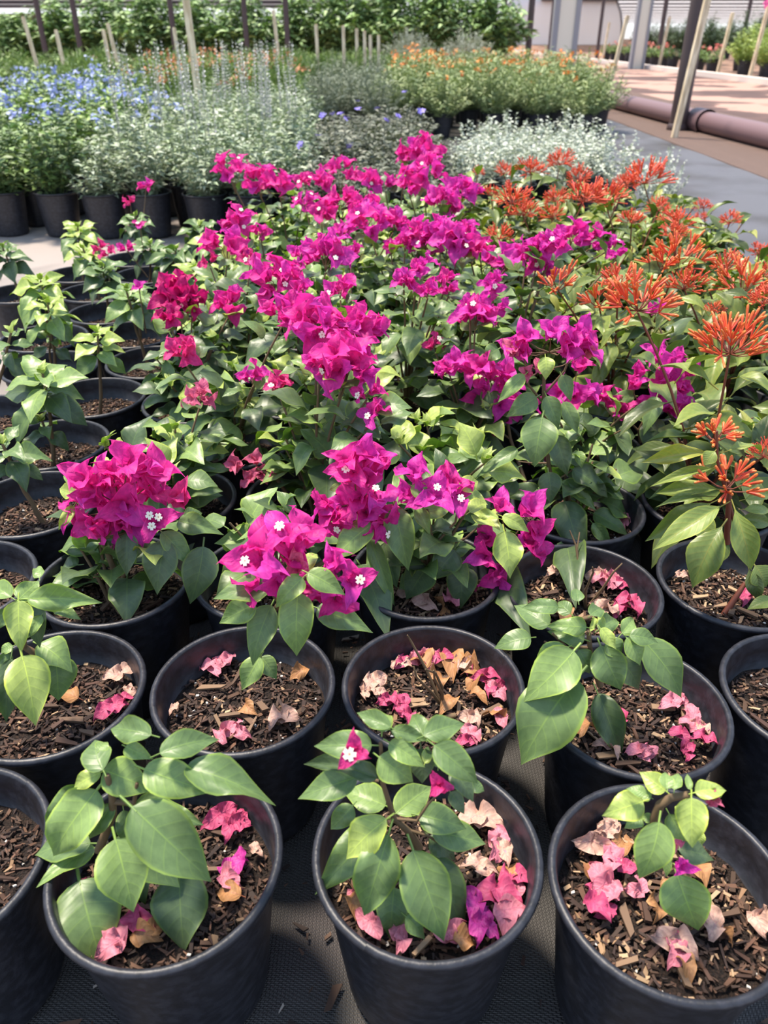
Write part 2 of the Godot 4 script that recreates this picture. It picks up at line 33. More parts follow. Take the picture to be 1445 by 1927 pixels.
	{"k":"b","m":"bush","l":"magenta bougainvillea, fifth row from front, second from left","p":[-.2125,-.9782],"s":0,"A":[[-.1642,.2768,-.9082,.0172,3,1],[-.1296,.34,-.9643,.0256,4,0],[-.2675,.28,-.9879,.0213,4,4]]},
	{"k":"b","m":"bush","l":"magenta bougainvillea, fifth row from front, third from left","p":[-.0484,-.9908],"s":0,"A":[[-.1059,.36,-1.0128,.0153,3,0],[-.0587,.35,-1.0358,.0213,3,0]]},
	{"k":"b","m":"bush","l":"magenta bougainvillea, fifth row from front, fourth from left","p":[.1161,-.9908],"s":0,"A":[[.1195,.3245,-1.0608,.0147,3,1],[.1264,.31,-1.0477,.0278,6,1],[.1563,.32,-1.0586,.0103,2,1],[.0726,.27,-1.0424,.0164,3,4]]},
	{"k":"b","m":"hero","l":"bougainvillea mass of magenta bracts behind the tall crowned plant","p":[.2782,-.963],"s":0,"S":[[.003,.1946,.12,-.9018,.1747,.1677,-.963,.1584,.2332,-.963],[.0016,.1747,.1677,-.963,.1571,.18,-.963,.1535,.192,-.963]],"L":[[.1476,.2983,-.9603,.1266,.2884,-.9507,.0232,1],[.1521,.2561,-.9698,.1448,.2584,-1.0002,.0162,2]],"C":[[1,[.1485,.2306,-.9742],[[.1035,.2718,-.9727,-.6621,.7312,.1644,.0356,0],[.116,.2698,-.9635,-.589,.625,.5122,.0349,0],[.1274,.2773,-.9513,-.3402,.8068,.4831,.0399,0],[.1399,.2648,-.962,-.0557,.9655,.2546,.0344,0],[.1587,.2662,-.9657,.3052,.8482,.4329,.0394,0],[.132,.249,-.9526,-.2533,.8433,.4739,.0308,0],[.1277,.2261,-.9728,-.3945,.337,.8549,.0386,0],[.1524,.2461,-.9664,.3223,.587,.7426,.038,0],[.1661,.2562,-.9555,.4802,.5414,.6901,.0347,0],[.1742,.2253,-.9749,.8172,.5636,.1205,.0347,0],[.1558,.2215,-.9566,.0147,.2918,.9564,.0371,0],[.1801,.2054,-.9663,.5927,-.4998,.6316,.0313,1],[.197,.2136,-.9746,.8385,.2405,.489,.0325,0]]],[0,[.1431,.1534,-.9748],[[.1565,.1713,-.9745,.571,.8158,.0918,.0201,0],[.1297,.1655,-.9551,-.0162,.9022,.4311,.0198,2]]],[1,[.0841,.2594,-.9734],[[.0844,.2721,-.9647,-.0859,.9432,.3209,.0297,0],[.0744,.265,-.9686,.1453,.9592,.2425,.0264,0],[.0936,.2861,-.9569,.2693,.7987,.5381,.0294,0]]]],"T":[]},
	{"k":"b","m":"hero","l":"bougainvillea with upright magenta bract spray left of the foremost firebush","p":[.442,-.9785],"s":0,"S":[[.003,.3729,.1218,-.9785,.3556,.1725,-.9785,.3691,.2207,-.9785],[.0016,.3556,.1725,-.9785,.3358,.1908,-.9785,.319,.2089,-.9785]],"L":[[.3406,.2257,-.9772,.3081,.226,-.973,.0177,1],[.3571,.2398,-.9411,.3407,.2032,-.9117,.0222,1],[.3685,.1982,-.9627,.3596,.161,-.928,.0326,0],[.3494,.1581,-.9574,.3017,.161,-.8514,.0438,0],[.3291,.1877,-.9723,.2919,.1756,-.9593,.0276,0],[.3144,.1513,-.879,.3478,.161,-.8165,.0329,0],[.2884,.182,-.9844,.2739,.1734,-.9766,.0224,0],[.3953,.1846,-.9788,.4112,.1808,-.974,.0222,0],[.3209,.174,-.9752,.3368,.1633,-.9656,.0167,5]],"C":[[1,[.385,.234,-.9809],[[.3609,.2829,-.9803,-.5253,.8292,.1912,.037,0],[.3698,.2759,-.962,-.0384,.8494,.5263,.0375,0],[.3869,.2558,-.9705,.2193,.7806,.5853,.0335,0],[.3707,.2538,-.9684,-.4183,.8723,.2531,.035,0],[.3692,.2291,-.9659,-.2799,.4468,.8497,.0396,0],[.383,.2339,-.9615,-.164,.3972,.903,.0319,0],[.4019,.2351,-.9792,.4235,.6456,.6355,.0326,0],[.4057,.2651,-.9685,.4435,.8272,.3452,.0339,0],[.4139,.2173,-.9796,.7123,.6032,.3589,.0333,0],[.3904,.2121,-.9713,.614,.15,.7749,.0387,0],[.3832,.2776,-.9722,.0298,.904,.4266,.033,0]]],[1,[.339,.2285,-.9779],[[.3366,.26,-.9742,.227,.9557,.1875,.0294,0],[.3317,.249,-.9595,-.0026,.9072,.4207,.0293,0],[.3488,.2215,-.97,.4789,.2661,.8366,.0293,0]]],[0,[.3098,.1995,-.9878],[[.2992,.2275,-.9764,-.2943,.9276,.2299,.0295,0],[.2921,.2197,-.9877,-.4209,.9042,.073,.0331,0],[.3082,.2171,-.9732,.0487,.7937,.6063,.0295,0],[.3264,.2101,-.9759,.4473,.8303,.3325,.0358,0],[.3228,.1981,-.9759,.3419,.6204,.7059,.0359,0]]]],"T":[],"A":[[.3745,.3172,-1.0485,.0161,3,1]]},
	{"k":"f","m":"bush","l":"orange firebush, fifth row from front, seventh from left","p":[.6063,-.9717],"s":0},
	{"k":"f","m":"bush","l":"orange firebush, fifth row from front, eighth from left","p":[.7706,-.9795],"s":0},
	{"k":"b","m":"bush","l":"magenta bougainvillea, sixth row from front, third from left","p":[-.2962,-1.1198],"s":0,"A":[[-.316,.3,-1.1833,.0343,9,2],[-.3126,.29,-1.1104,.0194,4,2],[-.2924,.29,-1.162,.0177,4,2],[-.2374,.29,-1.17,.026,4,0]]},
	{"k":"b","m":"bush","l":"magenta bougainvillea, sixth row from front, fourth from left","p":[-.1321,-1.1345],"s":0,"A":[[-.1473,.3528,-1.0645,.0364,7,0],[-.0866,.36,-1.1663,.0353,6,1],[-.1265,.36,-1.1986,.0201,3,1]]},
	{"k":"b","m":"bush","l":"magenta bougainvillea, sixth row from front, fifth from left","p":[.0325,-1.134],"s":0,"A":[[.0275,.35,-1.0746,.0161,4,1],[.0468,.36,-1.1061,.0135,4,1],[.0604,.34,-1.0659,.0132,3,1],[.0622,.35,-1.1913,.0112,2,1],[.0931,.33,-1.1621,.0158,3,0],[.096,.32,-1.1415,.011,2,0]]},
	{"k":"b","m":"bush","l":"magenta bougainvillea, sixth row from front, sixth from left","p":[.197,-1.134],"s":0,"A":[[.1571,.33,-1.1336,.0171,4,1],[.2165,.3508,-1.204,.0227,4,1],[.2351,.3666,-1.204,.0225,5,1],[.2543,.3743,-1.204,.0224,5,1],[.3531,.3571,-1.204,.0097,2,1],[.2427,.3333,-1.204,.0196,4,1]]},
	{"k":"f","m":"bush","l":"orange firebush, sixth row from front, seventh from left","p":[.3615,-1.1312],"s":0,"B":[[.2981,.3355,-1.0612,.0329,25],[.2384,.3573,-1.0612,.0304,22],[.3319,.35,-1.1019,.0262,22]]},
	{"k":"f","m":"bush","l":"orange firebush, sixth row from front, eighth from left","p":[.5304,-1.1245],"s":0,"B":[[.4497,.33,-1.1621,.0285,26],[.5198,.34,-1.1251,.046,45],[.5215,.3374,-1.0545,.0218,20],[.4738,.31,-1.0963,.0137,14]]},
	{"k":"f","m":"bush","l":"orange firebush, sixth row from front, ninth from left","p":[.6949,-1.126],"s":0},
	{"k":"b","m":"bush","l":"magenta bougainvillea, seventh row from front, fourth from left","p":[-.0587,-1.2818],"s":0,"A":[[-.0566,.3237,-1.3518,.0199,3,0],[-.1249,.33,-1.2555,.0119,2,1]]},
	{"k":"b","m":"bush","l":"magenta bougainvillea, seventh row from front, fifth from left","p":[.1071,-1.2806],"s":0,"A":[[.1235,.3415,-1.3506,.0323,7,1],[.179,.32,-1.3128,.0194,4,1],[.2017,.34,-1.2655,.0221,4,1],[.1927,.33,-1.2555,.0152,3,1]]},
	{"k":"f","m":"bush","l":"orange firebush, seventh row from front, sixth from left","p":[.2716,-1.2806],"s":0},
	{"k":"f","m":"bush","l":"orange firebush, seventh row from front, seventh from left","p":[.4361,-1.2779],"s":0,"B":[[.4511,.3578,-1.2079,.0469,40],[.4243,.3499,-1.2079,.0325,20]]},
	{"k":"f","m":"bush","l":"orange firebush, seventh row from front, eighth from left","p":[.6006,-1.2811],"s":0,"B":[[.5548,.33,-1.2723,.0257,22],[.6319,.31,-1.3009,.0194,18]]},
	{"k":"f","m":"bush","l":"orange firebush, seventh row from front, ninth from left","p":[.7705,-1.2743],"s":0},
	{"k":"b","m":"std","l":"slim-stemmed young bougainvillea, eighth row from front, first from left","p":[-.6438,-1.4205],"s":0},
	{"k":"b","m":"std","l":"slim-stemmed young bougainvillea, eighth row from front, second from left","p":[-.4806,-1.4414],"s":0},
	{"k":"b","m":"bush","l":"magenta bougainvillea, eighth row from front, third from left","p":[-.3041,-1.4277],"s":0,"A":[[-.2698,.3294,-1.3577,.0408,6,0]]},
	{"k":"b","m":"bush","l":"leafy green bougainvillea, eighth row from front, fourth from left","p":[-.1386,-1.4283],"s":0},
	{"k":"b","m":"bush","l":"magenta bougainvillea, eighth row from front, fifth from left","p":[.0259,-1.4236],"s":0,"A":[[-.022,.34,-1.4841,.0488,8,1],[.0119,.32,-1.4261,.0133,3,1],[.0375,.32,-1.4261,.0209,4,1],[.0633,.34,-1.4182,.0263,6,1],[.0989,.35,-1.3922,.0294,6,1],[.0723,.33,-1.402,.0261,4,1]]},
	{"k":"b","m":"bush","l":"magenta bougainvillea, eighth row from front, sixth from left","p":[.1907,-1.4238],"s":0,"A":[[.1652,.3276,-1.3538,.0253,5,0],[.1402,.35,-1.3922,.023,4,1],[.3163,.3495,-1.3538,.0269,5,1],[.3484,.3451,-1.3538,.0252,4,1],[.3853,.339,-1.3538,.0126,2,1]]},
	{"k":"f","m":"bush","l":"orange firebush, eighth row from front, seventh from left","p":[.3564,-1.4239],"s":0},
	{"k":"f","m":"bush","l":"orange firebush, eighth row from front, eighth from left","p":[.5209,-1.4266],"s":0},
	{"k":"f","m":"bush","l":"orange firebush, eighth row from front, ninth from left","p":[.6908,-1.4186],"s":0,"B":[[.703,.301,-1.4886,.0199,18]]},
	{"k":"b","m":"std","l":"slim-stemmed young bougainvillea, ninth row from front, first from left","p":[-.5712,-1.5787],"s":0,"A":[[-.5733,.2555,-1.6487,.0132,2,4]]},
	{"k":"b","m":"std","l":"slim-stemmed young bougainvillea, ninth row from front, second from left","p":[-.3929,-1.5806],"s":0},
	{"k":"b","m":"bush","l":"magenta bougainvillea, ninth row from front, third from left","p":[-.2284,-1.5737],"s":0,"A":[[-.2742,.34,-1.5215,.028,5,0],[-.2309,.3265,-1.5037,.0179,3,0]]},
	{"k":"b","m":"bush","l":"magenta bougainvillea, ninth row from front, fourth from left","p":[-.0633,-1.5764],"s":0,"A":[[-.0348,.3427,-1.6464,.0321,5,0],[.0179,.33,-1.5568,.0256,4,1],[-.0735,.32,-1.5343,.0253,3,1]]},
	{"k":"b","m":"bush","l":"magenta bougainvillea, ninth row from front, fifth from left","p":[.1057,-1.5674],"s":0,"A":[[.1141,.3544,-1.6374,.0361,6,0],[.1357,.34,-1.6335,.0192,3,1]]},
	{"k":"f","m":"bush","l":"orange firebush, ninth row from front, sixth from left","p":[.2721,-1.5776],"s":0,"B":[[.2272,.31,-1.5816,.0251,18]]},
	{"k":"f","m":"bush","l":"orange firebush, ninth row from front, seventh from left","p":[.4377,-1.5748],"s":0},
	{"k":"f","m":"bush","l":"orange firebush, ninth row from front, eighth from left","p":[.6021,-1.5697],"s":0,"B":[[.5864,.33,-1.6223,.0318,24],[.5624,.32,-1.5577,.0247,16]]},
	{"k":"f","m":"bush","l":"orange firebush, ninth row from front, ninth from left","p":[.7722,-1.5732],"s":0},
	{"k":"b","m":"std","l":"slim-stemmed young bougainvillea, tenth row from front, first from left","p":[-.8068,-1.7189],"s":0},
	{"k":"b","m":"std","l":"slim-stemmed young bougainvillea, tenth row from front, second from left","p":[-.6425,-1.727],"s":0,"A":[[-.6131,.25,-1.7195,.0138,2,4]]},
	{"k":"b","m":"std","l":"slim-stemmed young bougainvillea, tenth row from front, third from left","p":[-.4742,-1.7236],"s":0,"A":[[-.548,.25,-1.7002,.0159,3,0]]},
	{"k":"b","m":"bush","l":"leafy green bougainvillea, tenth row from front, fourth from left","p":[-.3072,-1.721],"s":0},
	{"k":"b","m":"bush","l":"magenta bougainvillea, tenth row from front, fifth from left","p":[-.135,-1.7268],"s":0,"A":[[-.1697,.33,-1.7752,.0253,3,1],[-.0863,.34,-1.7186,.039,5,0],[-.1273,.33,-1.6596,.0325,4,0]]},
	{"k":"b","m":"bush","l":"leafy green bougainvillea, tenth row from front, sixth from left","p":[.0289,-1.7129],"s":0},
	{"k":"f","m":"bush","l":"orange firebush, tenth row from front, seventh from left","p":[.1931,-1.7231],"s":0,"B":[[.2741,.35,-1.7525,.0362,26]]},
	{"k":"f","m":"bush","l":"orange firebush, tenth row from front, eighth from left","p":[.3575,-1.7184],"s":0,"B":[[.419,.36,-1.724,.04,28],[.2929,.33,-1.7156,.029,20],[.3601,.32,-1.7409,.025,16]]},
	{"k":"f","m":"bush","l":"orange firebush, tenth row from front, ninth from left","p":[.5304,-1.7178],"s":0,"B":[[.5899,.33,-1.7569,.0251,18],[.5149,.32,-1.6848,.0264,20],[.4797,.35,-1.7847,.0414,28]]},
	{"k":"f","m":"bush","l":"orange firebush, tenth row from front, tenth from left","p":[.6948,-1.7244],"s":0},
	{"k":"b","m":"std","l":"slim-stemmed young bougainvillea, eleventh row from front, first from left","p":[-.7289,-1.8796],"s":0},
	{"k":"b","m":"std","l":"slim-stemmed young bougainvillea, eleventh row from front, second from left","p":[-.5638,-1.8714],"s":0,"A":[[-.5511,.27,-1.8258,.0084,1,0]]},
	{"k":"b","m":"std","l":"slim-stemmed young bougainvillea, eleventh row from front, third from left","p":[-.3993,-1.8705],"s":0},
	{"k":"b","m":"bush","l":"magenta bougainvillea, eleventh row from front, fourth from left","p":[-.2266,-1.8667],"s":0,"A":[[-.2812,.35,-1.8879,.0484,7,0],[-.2388,.35,-1.8879,.0302,4,0],[-.1815,.35,-1.9248,.0271,3,0]]},
	{"k":"b","m":"bush","l":"magenta bougainvillea, eleventh row from front, fifth from left","p":[-.0623,-1.8744],"s":0,"A":[[-.1421,.35,-1.8879,.0302,4,0],[-.04,.35,-1.9248,.0308,4,0]]},
	{"k":"b","m":"bush","l":"magenta bougainvillea, eleventh row from front, sixth from left","p":[.1022,-1.8761],"s":0,"A":[[.0905,.38,-1.8351,.049,8,0],[.0551,.36,-1.8098,.0278,4,0],[.1713,.3497,-1.8061,.0372,5,1],[.2009,.341,-1.8061,.021,3,1]]},
	{"k":"f","m":"bush","l":"orange firebush, eleventh row from front, seventh from left","p":[.2703,-1.8742],"s":0,"B":[[.2447,.34,-1.8798,.0217,14]]},
	{"k":"f","m":"bush","l":"orange firebush, eleventh row from front, eighth from left","p":[.4349,-1.8636],"s":0,"B":[[.3769,.34,-1.8122,.0257,18]]},
	{"k":"f","m":"bush","l":"orange firebush, eleventh row from front, ninth from left","p":[.6042,-1.8649],"s":0},
	{"k":"f","m":"bush","l":"orange firebush, eleventh row from front, tenth from left","p":[.7697,-1.8709],"s":0,"B":[[.758,.3007,-1.9409,.0201,16],[.7208,.29,-1.8528,.0145,12],[.7807,.29,-1.8289,.0239,18]]},
	{"k":"b","m":"std","l":"slim-stemmed young bougainvillea, twelfth row from front, first from left","p":[-.6368,-2.0242],"s":0,"A":[[-.6007,.3154,-2.0942,.0161,3,0],[-.6475,.2774,-2.0942,.0108,2,4]]},
	{"k":"b","m":"std","l":"slim-stemmed young bougainvillea, twelfth row from front, second from left","p":[-.4715,-2.0271],"s":0},
	{"k":"b","m":"bush","l":"magenta bougainvillea, twelfth row from front, third from left","p":[-.3058,-2.0109],"s":0,"A":[[-.3673,.35,-2.0437,.0624,8,0]]},
	{"k":"b","m":"bush","l":"magenta bougainvillea, twelfth row from front, fourth from left","p":[-.1356,-2.0219],"s":0,"A":[[-.1053,.35,-2.0026,.0574,6,0]]},
	{"k":"b","m":"bush","l":"magenta bougainvillea, twelfth row from front, fifth from left","p":[.0289,-2.0242],"s":0,"A":[[.0031,.3397,-1.9542,.025,3,1],[.085,.4,-2.0043,.0479,8,0],[.0538,.39,-2.0103,.0228,3,0]]},
	{"k":"f","m":"bush","l":"orange firebush, twelfth row from front, sixth from left","p":[.1934,-2.0246],"s":0,"B":[[.2299,.36,-2.0409,.0155,14]]},
	{"k":"f","m":"bush","l":"orange firebush, twelfth row from front, seventh from left","p":[.3647,-2.0126],"s":0,"B":[[.3564,.37,-2.0287,.0334,24],[.2943,.36,-2.0582,.0235,18]]},
	{"k":"f","m":"bush","l":"orange firebush, twelfth row from front, eighth from left","p":[.5291,-2.0143],"s":0,"B":[[.5928,.34,-2.0297,.0285,16]]},
	{"k":"f","m":"bush","l":"orange firebush, twelfth row from front, ninth from left","p":[.6985,-2.0192],"s":0,"B":[[.6453,.35,-2.0605,.055,30]]},
	{"k":"b","m":"bush","l":"leafy green bougainvillea, thirteenth row from front, first from left","p":[-.2308,-2.1844],"s":0},
	{"k":"b","m":"bush","l":"leafy green bougainvillea, thirteenth row from front, second from left","p":[-.0666,-2.1746],"s":0},
	{"k":"b","m":"bush","l":"leafy green bougainvillea, thirteenth row from front, third from left","p":[.1026,-2.1841],"s":0},
	{"k":"f","m":"bush","l":"orange firebush, thirteenth row from front, fourth from left","p":[.2717,-2.1769],"s":0},
	{"k":"f","m":"bush","l":"orange firebush, thirteenth row from front, fifth from left","p":[.4362,-2.1858],"s":0,"B":[[.4542,.37,-2.1686,.0328,22],[.4947,.3396,-2.1158,.0323,18]]},
	{"k":"f","m":"bush","l":"orange firebush, thirteenth row from front, sixth from left","p":[.6007,-2.185],"s":0},
	{"k":"f","m":"bush","l":"orange firebush, thirteenth row from front, seventh from left","p":[.7682,-2.1807],"s":0},
]
const FALLEN := [
	["m","crumpled deep pink fallen bract at outer back of the front-row left pot",-.1276,-.3855,.0214],
	["m","crumpled deep pink fallen bract at outer back right of the front-row left pot",-.115,-.3764,.0188],
	["m","crumpled deep pink fallen bract at outer back right of the front-row left pot",-.1124,-.3803,.0157],
	["u","purple-magenta fallen bract at inner right side of the front-row left pot",-.1155,-.3437,.0119],
	["u","purple-magenta fallen bract at outer right side of the front-row left pot",-.1023,-.3453,.0164],
	["p","faded pink fallen bract at inner right side of the front-row left pot",-.1123,-.334,.0191],
	["t","papery tan fallen bract at outer right side of the front-row left pot",-.0963,-.3554,.0106],
	["p","faded pink fallen bract at outer front left of the front-row left pot",-.1768,-.2882,.0232],
	["m","crumpled deep pink fallen bract at inner front left of the front-row left pot",-.1679,-.3008,.0209],
	["d","curled dry brown leaf at inner front of the front-row left pot",-.1598,-.2909,.0151],
	["d","curled dry brown leaf at inner front of the front-row left pot",-.1536,-.2993,.0125],
	["d","curled dry brown leaf at inner right side of the front-row left pot",-.1104,-.323,.0159],
	["m","crumpled deep pink fallen bract at outer left side of the front-row left pot",-.2138,-.3289,.0087],
	["t","papery tan fallen bract at outer back right of the front-row middle pot",.073,-.3827,.0279],
	["p","faded pink fallen bract at outer right side of the front-row middle pot",.0854,-.3583,.0234],
	["t","papery tan fallen bract at inner right side of the front-row middle pot",.0696,-.3427,.018],
	["t","papery tan fallen bract at outer right side of the front-row middle pot",.0898,-.3552,.0169],
	["m","crumpled deep pink fallen bract at outer right side of the front-row middle pot",.0924,-.3354,.0205],
	["p","faded pink fallen bract at outer right side of the front-row middle pot",.0908,-.3236,.0161],
	["m","crumpled deep pink fallen bract at outer right side of the front-row middle pot",.0794,-.3222,.0255],
	["p","faded pink fallen bract at outer front right of the front-row middle pot",.0814,-.3069,.0235],
	["u","purple-magenta fallen bract at inner front right of the front-row middle pot",.0638,-.3137,.0198],
	["u","purple-magenta fallen bract at outer front right of the front-row middle pot",.0636,-.2988,.0194],
	["u","purple-magenta fallen bract at outer front right of the front-row middle pot",.0711,-.2962,.0141],
	["p","faded pink fallen bract at inner front of the front-row middle pot",.0438,-.2923,.0217],
	["p","faded pink fallen bract at inner front of the front-row middle pot",.0383,-.3069,.0157],
	["p","faded pink fallen bract at outer front of the front-row middle pot",.0118,-.2897,.0165],
	["p","faded pink fallen bract at outer front left of the front-row middle pot",-.0087,-.3002,.0181],
	["p","faded pink fallen bract at outer left side of the front-row middle pot",-.0211,-.3222,.0147],
	["d","curled dry brown leaf at outer left side of the front-row middle pot",-.0207,-.3123,.0145],
	["d","curled dry brown leaf at outer front of the front-row middle pot",.0549,-.2884,.014],
	["d","curled dry brown leaf at outer right side of the front-row middle pot",.0923,-.3418,.0138],
	["p","faded pink fallen bract at outer back right of the front-row middle pot",.0604,-.3918,.0104],
	["t","papery tan fallen bract at outer back right of the front-row middle pot",.0612,-.3914,.0119],
	["t","papery tan fallen bract at outer back of the front-row right pot",.1713,-.3726,.0175],
	["t","papery tan fallen bract at outer back of the front-row right pot",.1703,-.37,.0148],
	["t","papery tan fallen bract at outer back left of the front-row right pot",.1555,-.3638,.0226],
	["p","faded pink fallen bract at inner back left of the front-row right pot",.1683,-.3463,.0208],
	["m","crumpled deep pink fallen bract at inner back left of the front-row right pot",.1729,-.3392,.0154],
	["p","faded pink fallen bract at inner left side of the front-row right pot",.1577,-.3296,.024],
	["p","faded pink fallen bract at inner left side of the front-row right pot",.1613,-.3189,.0174],
	["m","crumpled deep pink fallen bract at inner left side of the front-row right pot",.144,-.3137,.0222],
	["m","crumpled deep pink fallen bract at inner left side of the front-row right pot",.155,-.3085,.0135],
	["p","faded pink fallen bract at the centre of the front-row right pot",.1802,-.3242,.015],
	["t","papery tan fallen bract at inner front of the front-row right pot",.1943,-.29,.0225],
	["p","faded pink fallen bract at inner front of the front-row right pot",.1944,-.2829,.0188],
	["t","papery tan fallen bract at inner right side of the front-row right pot",.2256,-.301,.0193],
	["t","papery tan fallen bract at outer right side of the front-row right pot",.2546,-.305,.0182],
	["d","curled dry brown leaf at outer back of the front-row right pot",.1751,-.3624,.0146],
	["d","curled dry brown leaf at inner back of the front-row right pot",.1822,-.3594,.0119],
	["d","curled dry brown leaf at inner back left of the front-row right pot",.1517,-.342,.0142],
	["d","curled dry brown leaf at the centre of the front-row right pot",.1872,-.3098,.0172],
	["d","curled dry brown leaf at inner back right of the front-row right pot",.2289,-.3378,.0154],
	["d","curled dry brown leaf at the centre of the front-row right pot",.2024,-.3269,.0113],
	["d","curled dry brown leaf at inner front of the front-row right pot",.1964,-.2714,.0138],
	["d","curled dry brown leaf at inner front right of the front-row right pot",.2299,-.29,.0107],
	["p","faded pink fallen bract at outer back right of the thorny bougainvillea",.2614,-.504,.0209],
	["p","faded pink fallen bract at outer back right of the thorny bougainvillea",.2676,-.5092,.0129],
	["p","faded pink fallen bract at outer right side of the thorny bougainvillea",.2747,-.4908,.019],
	["p","faded pink fallen bract at outer right side of the thorny bougainvillea",.2706,-.4744,.0201],
	["m","crumpled deep pink fallen bract at inner right side of the thorny bougainvillea",.2562,-.4683,.0154],
	["m","crumpled deep pink fallen bract at outer right side of the thorny bougainvillea",.2736,-.4607,.0167],
	["m","crumpled deep pink fallen bract at inner front right of the thorny bougainvillea",.2549,-.4507,.0165],
	["p","faded pink fallen bract at inner front of the thorny bougainvillea",.2136,-.4478,.0165],
	["p","faded pink fallen bract at inner front of the thorny bougainvillea",.2235,-.4459,.0164],
	["m","crumpled deep pink fallen bract at the centre of the thorny bougainvillea",.2082,-.4847,.0173],
	["t","papery tan fallen bract at outer right side of the thorny bougainvillea",.2761,-.4767,.0171],
	["d","curled dry brown leaf at outer left side of the thorny bougainvillea",.163,-.4785,.0202],
	["d","curled dry brown leaf at inner left side of the thorny bougainvillea",.1741,-.4724,.017],
	["t","papery tan fallen bract at inner front left of the thorny bougainvillea",.1913,-.4545,.0181],
	["p","faded pink fallen bract at outer back left of the pot below two clusters",-.1619,-.5501,.0192],
	["p","faded pink fallen bract at outer back of the pot below two clusters",-.1513,-.5567,.0194],
	["p","faded pink fallen bract at inner front of the pot below two clusters",-.1387,-.4694,.0193],
	["p","faded pink fallen bract at inner front of the pot below two clusters",-.1258,-.4694,.0174],
	["t","papery tan fallen bract at inner right side of the pot below two clusters",-.0907,-.491,.0235],
	["d","curled dry brown leaf at the centre of the pot below two clusters",-.1196,-.4955,.0142],
	["t","papery tan fallen bract at outer left side of the pot below two clusters",-.1858,-.4957,.0104],
	["d","curled dry brown leaf at outer back right of the pot below two clusters",-.0812,-.5459,.0151],
	["t","papery tan fallen bract at outer back right of the broad-leaved plant",-.2482,-.5387,.0219],
	["m","crumpled deep pink fallen bract at inner right side of the broad-leaved plant",-.2445,-.4967,.0228],
	["m","crumpled deep pink fallen bract at outer right side of the broad-leaved plant",-.2364,-.5032,.0172],
	["d","curled dry brown leaf at inner back of the broad-leaved plant",-.2923,-.5151,.0194],
	["t","papery tan fallen bract at outer right side of the broad-leaved plant",-.2356,-.5209,.0137],
	["p","faded pink fallen bract at outer back of the pot with the dead stem",.0403,-.5635,.0229],
	["p","faded pink fallen bract at outer back of the pot with the dead stem",.0446,-.5635,.0202],
	["p","faded pink fallen bract at outer back of the pot with the dead stem",.0346,-.5629,.0202],
	["m","crumpled deep pink fallen bract at outer back of the pot with the dead stem",.0556,-.5623,.0175],
	["m","crumpled deep pink fallen bract at outer back of the pot with the dead stem",.0175,-.5578,.0148],
	["t","papery tan fallen bract at outer back of the pot with the dead stem",.0167,-.5575,.0161],
	["d","curled dry brown leaf at outer back of the pot with the dead stem",.0331,-.5607,.0229],
	["d","curled dry brown leaf at outer back of the pot with the dead stem",.065,-.5548,.0254],
	["d","curled dry brown leaf at inner back of the pot with the dead stem",.0504,-.534,.0209],
	["t","papery tan fallen bract at outer back left of the pot with the dead stem",-.0109,-.5303,.0221],
	["t","papery tan fallen bract at outer left side of the pot with the dead stem",-.0156,-.5204,.0154],
	["t","papery tan fallen bract at outer left side of the pot with the dead stem",-.0056,-.5124,.014],
	["m","crumpled deep pink fallen bract at inner left side of the pot with the dead stem",.0046,-.5089,.0177],
	["m","crumpled deep pink fallen bract at inner left side of the pot with the dead stem",.0184,-.5037,.0176],
	["m","crumpled deep pink fallen bract at inner left side of the pot with the dead stem",.0206,-.4902,.0173],
	["d","curled dry brown leaf at inner back right of the pot with the dead stem",.0828,-.5322,.0195],
	["d","curled dry brown leaf at the centre of the pot with the dead stem",.0575,-.5054,.0164],
	["d","curled dry brown leaf at inner right side of the pot with the dead stem",.0873,-.5124,.014],
	["t","papery tan fallen bract at inner right side of the pot with the dead stem",.0784,-.4869,.0185],
	["p","faded pink fallen bract at inner front right of the pot with the dead stem",.0767,-.4692,.0169],
	["m","crumpled deep pink fallen bract at inner front right of the pot with the dead stem",.0699,-.4613,.0143],
	["d","curled dry brown leaf at outer right side of the pot with the dead stem",.0985,-.4902,.0161],
	["p","faded pink fallen bract at outer right side of the pot with the dead stem",.1039,-.4876,.0173],
	["m","crumpled deep pink fallen bract at outer back right of the pot with the dead stem",.0957,-.535,.0196],
	["m","crumpled deep pink fallen bract at outer right side of the pot with the dead stem",.1019,-.5222,.018],
	["p","faded pink fallen bract at outer right side of the pot with the dead stem",.1034,-.5175,.0192],
	["d","curled dry brown leaf at outer back right of the pot with the dead stem",.0828,-.5494,.0199],
	["t","papery tan fallen bract at outer back right of the pot with the dead stem",.0787,-.5525,.0173],
	["t","papery tan fallen bract at outer back right of the pot with the dead stem",.0713,-.5569,.0147],
	["m","crumpled deep pink fallen bract at outer back right of the pot with the dead stem",.0826,-.5496,.0146],
	["d","curled dry brown leaf at outer back right of the pot with the dead stem",.0809,-.551,.016],
	["d","curled dry brown leaf at outer back of the pot with the dead stem",.0696,-.5578,.0148],
	["d","curled dry brown leaf at outer back of the pot with the dead stem",.0545,-.5625,.0162],
	["d","curled dry brown leaf at outer back right of the pot with the dead stem",.0858,-.5468,.0172],
	["m","crumpled deep pink fallen bract at outer back of the pot with the dead stem",.0677,-.5586,.0121],
	["p","faded pink fallen bract at outer back of the pot with the dead stem",.0427,-.5635,.0135],
	["t","papery tan fallen bract at outer back right of the bare third-row pot",.241,-.6938,.0248],
	["p","faded pink fallen bract at outer back right of the bare third-row pot",.245,-.6909,.0235],
	["p","faded pink fallen bract at outer back right of the bare third-row pot",.2497,-.6868,.0263],
	["p","faded pink fallen bract at outer back right of the bare third-row pot",.2452,-.69,.0247],
	["m","crumpled deep pink fallen bract at outer back right of the bare third-row pot",.2558,-.68,.0198],
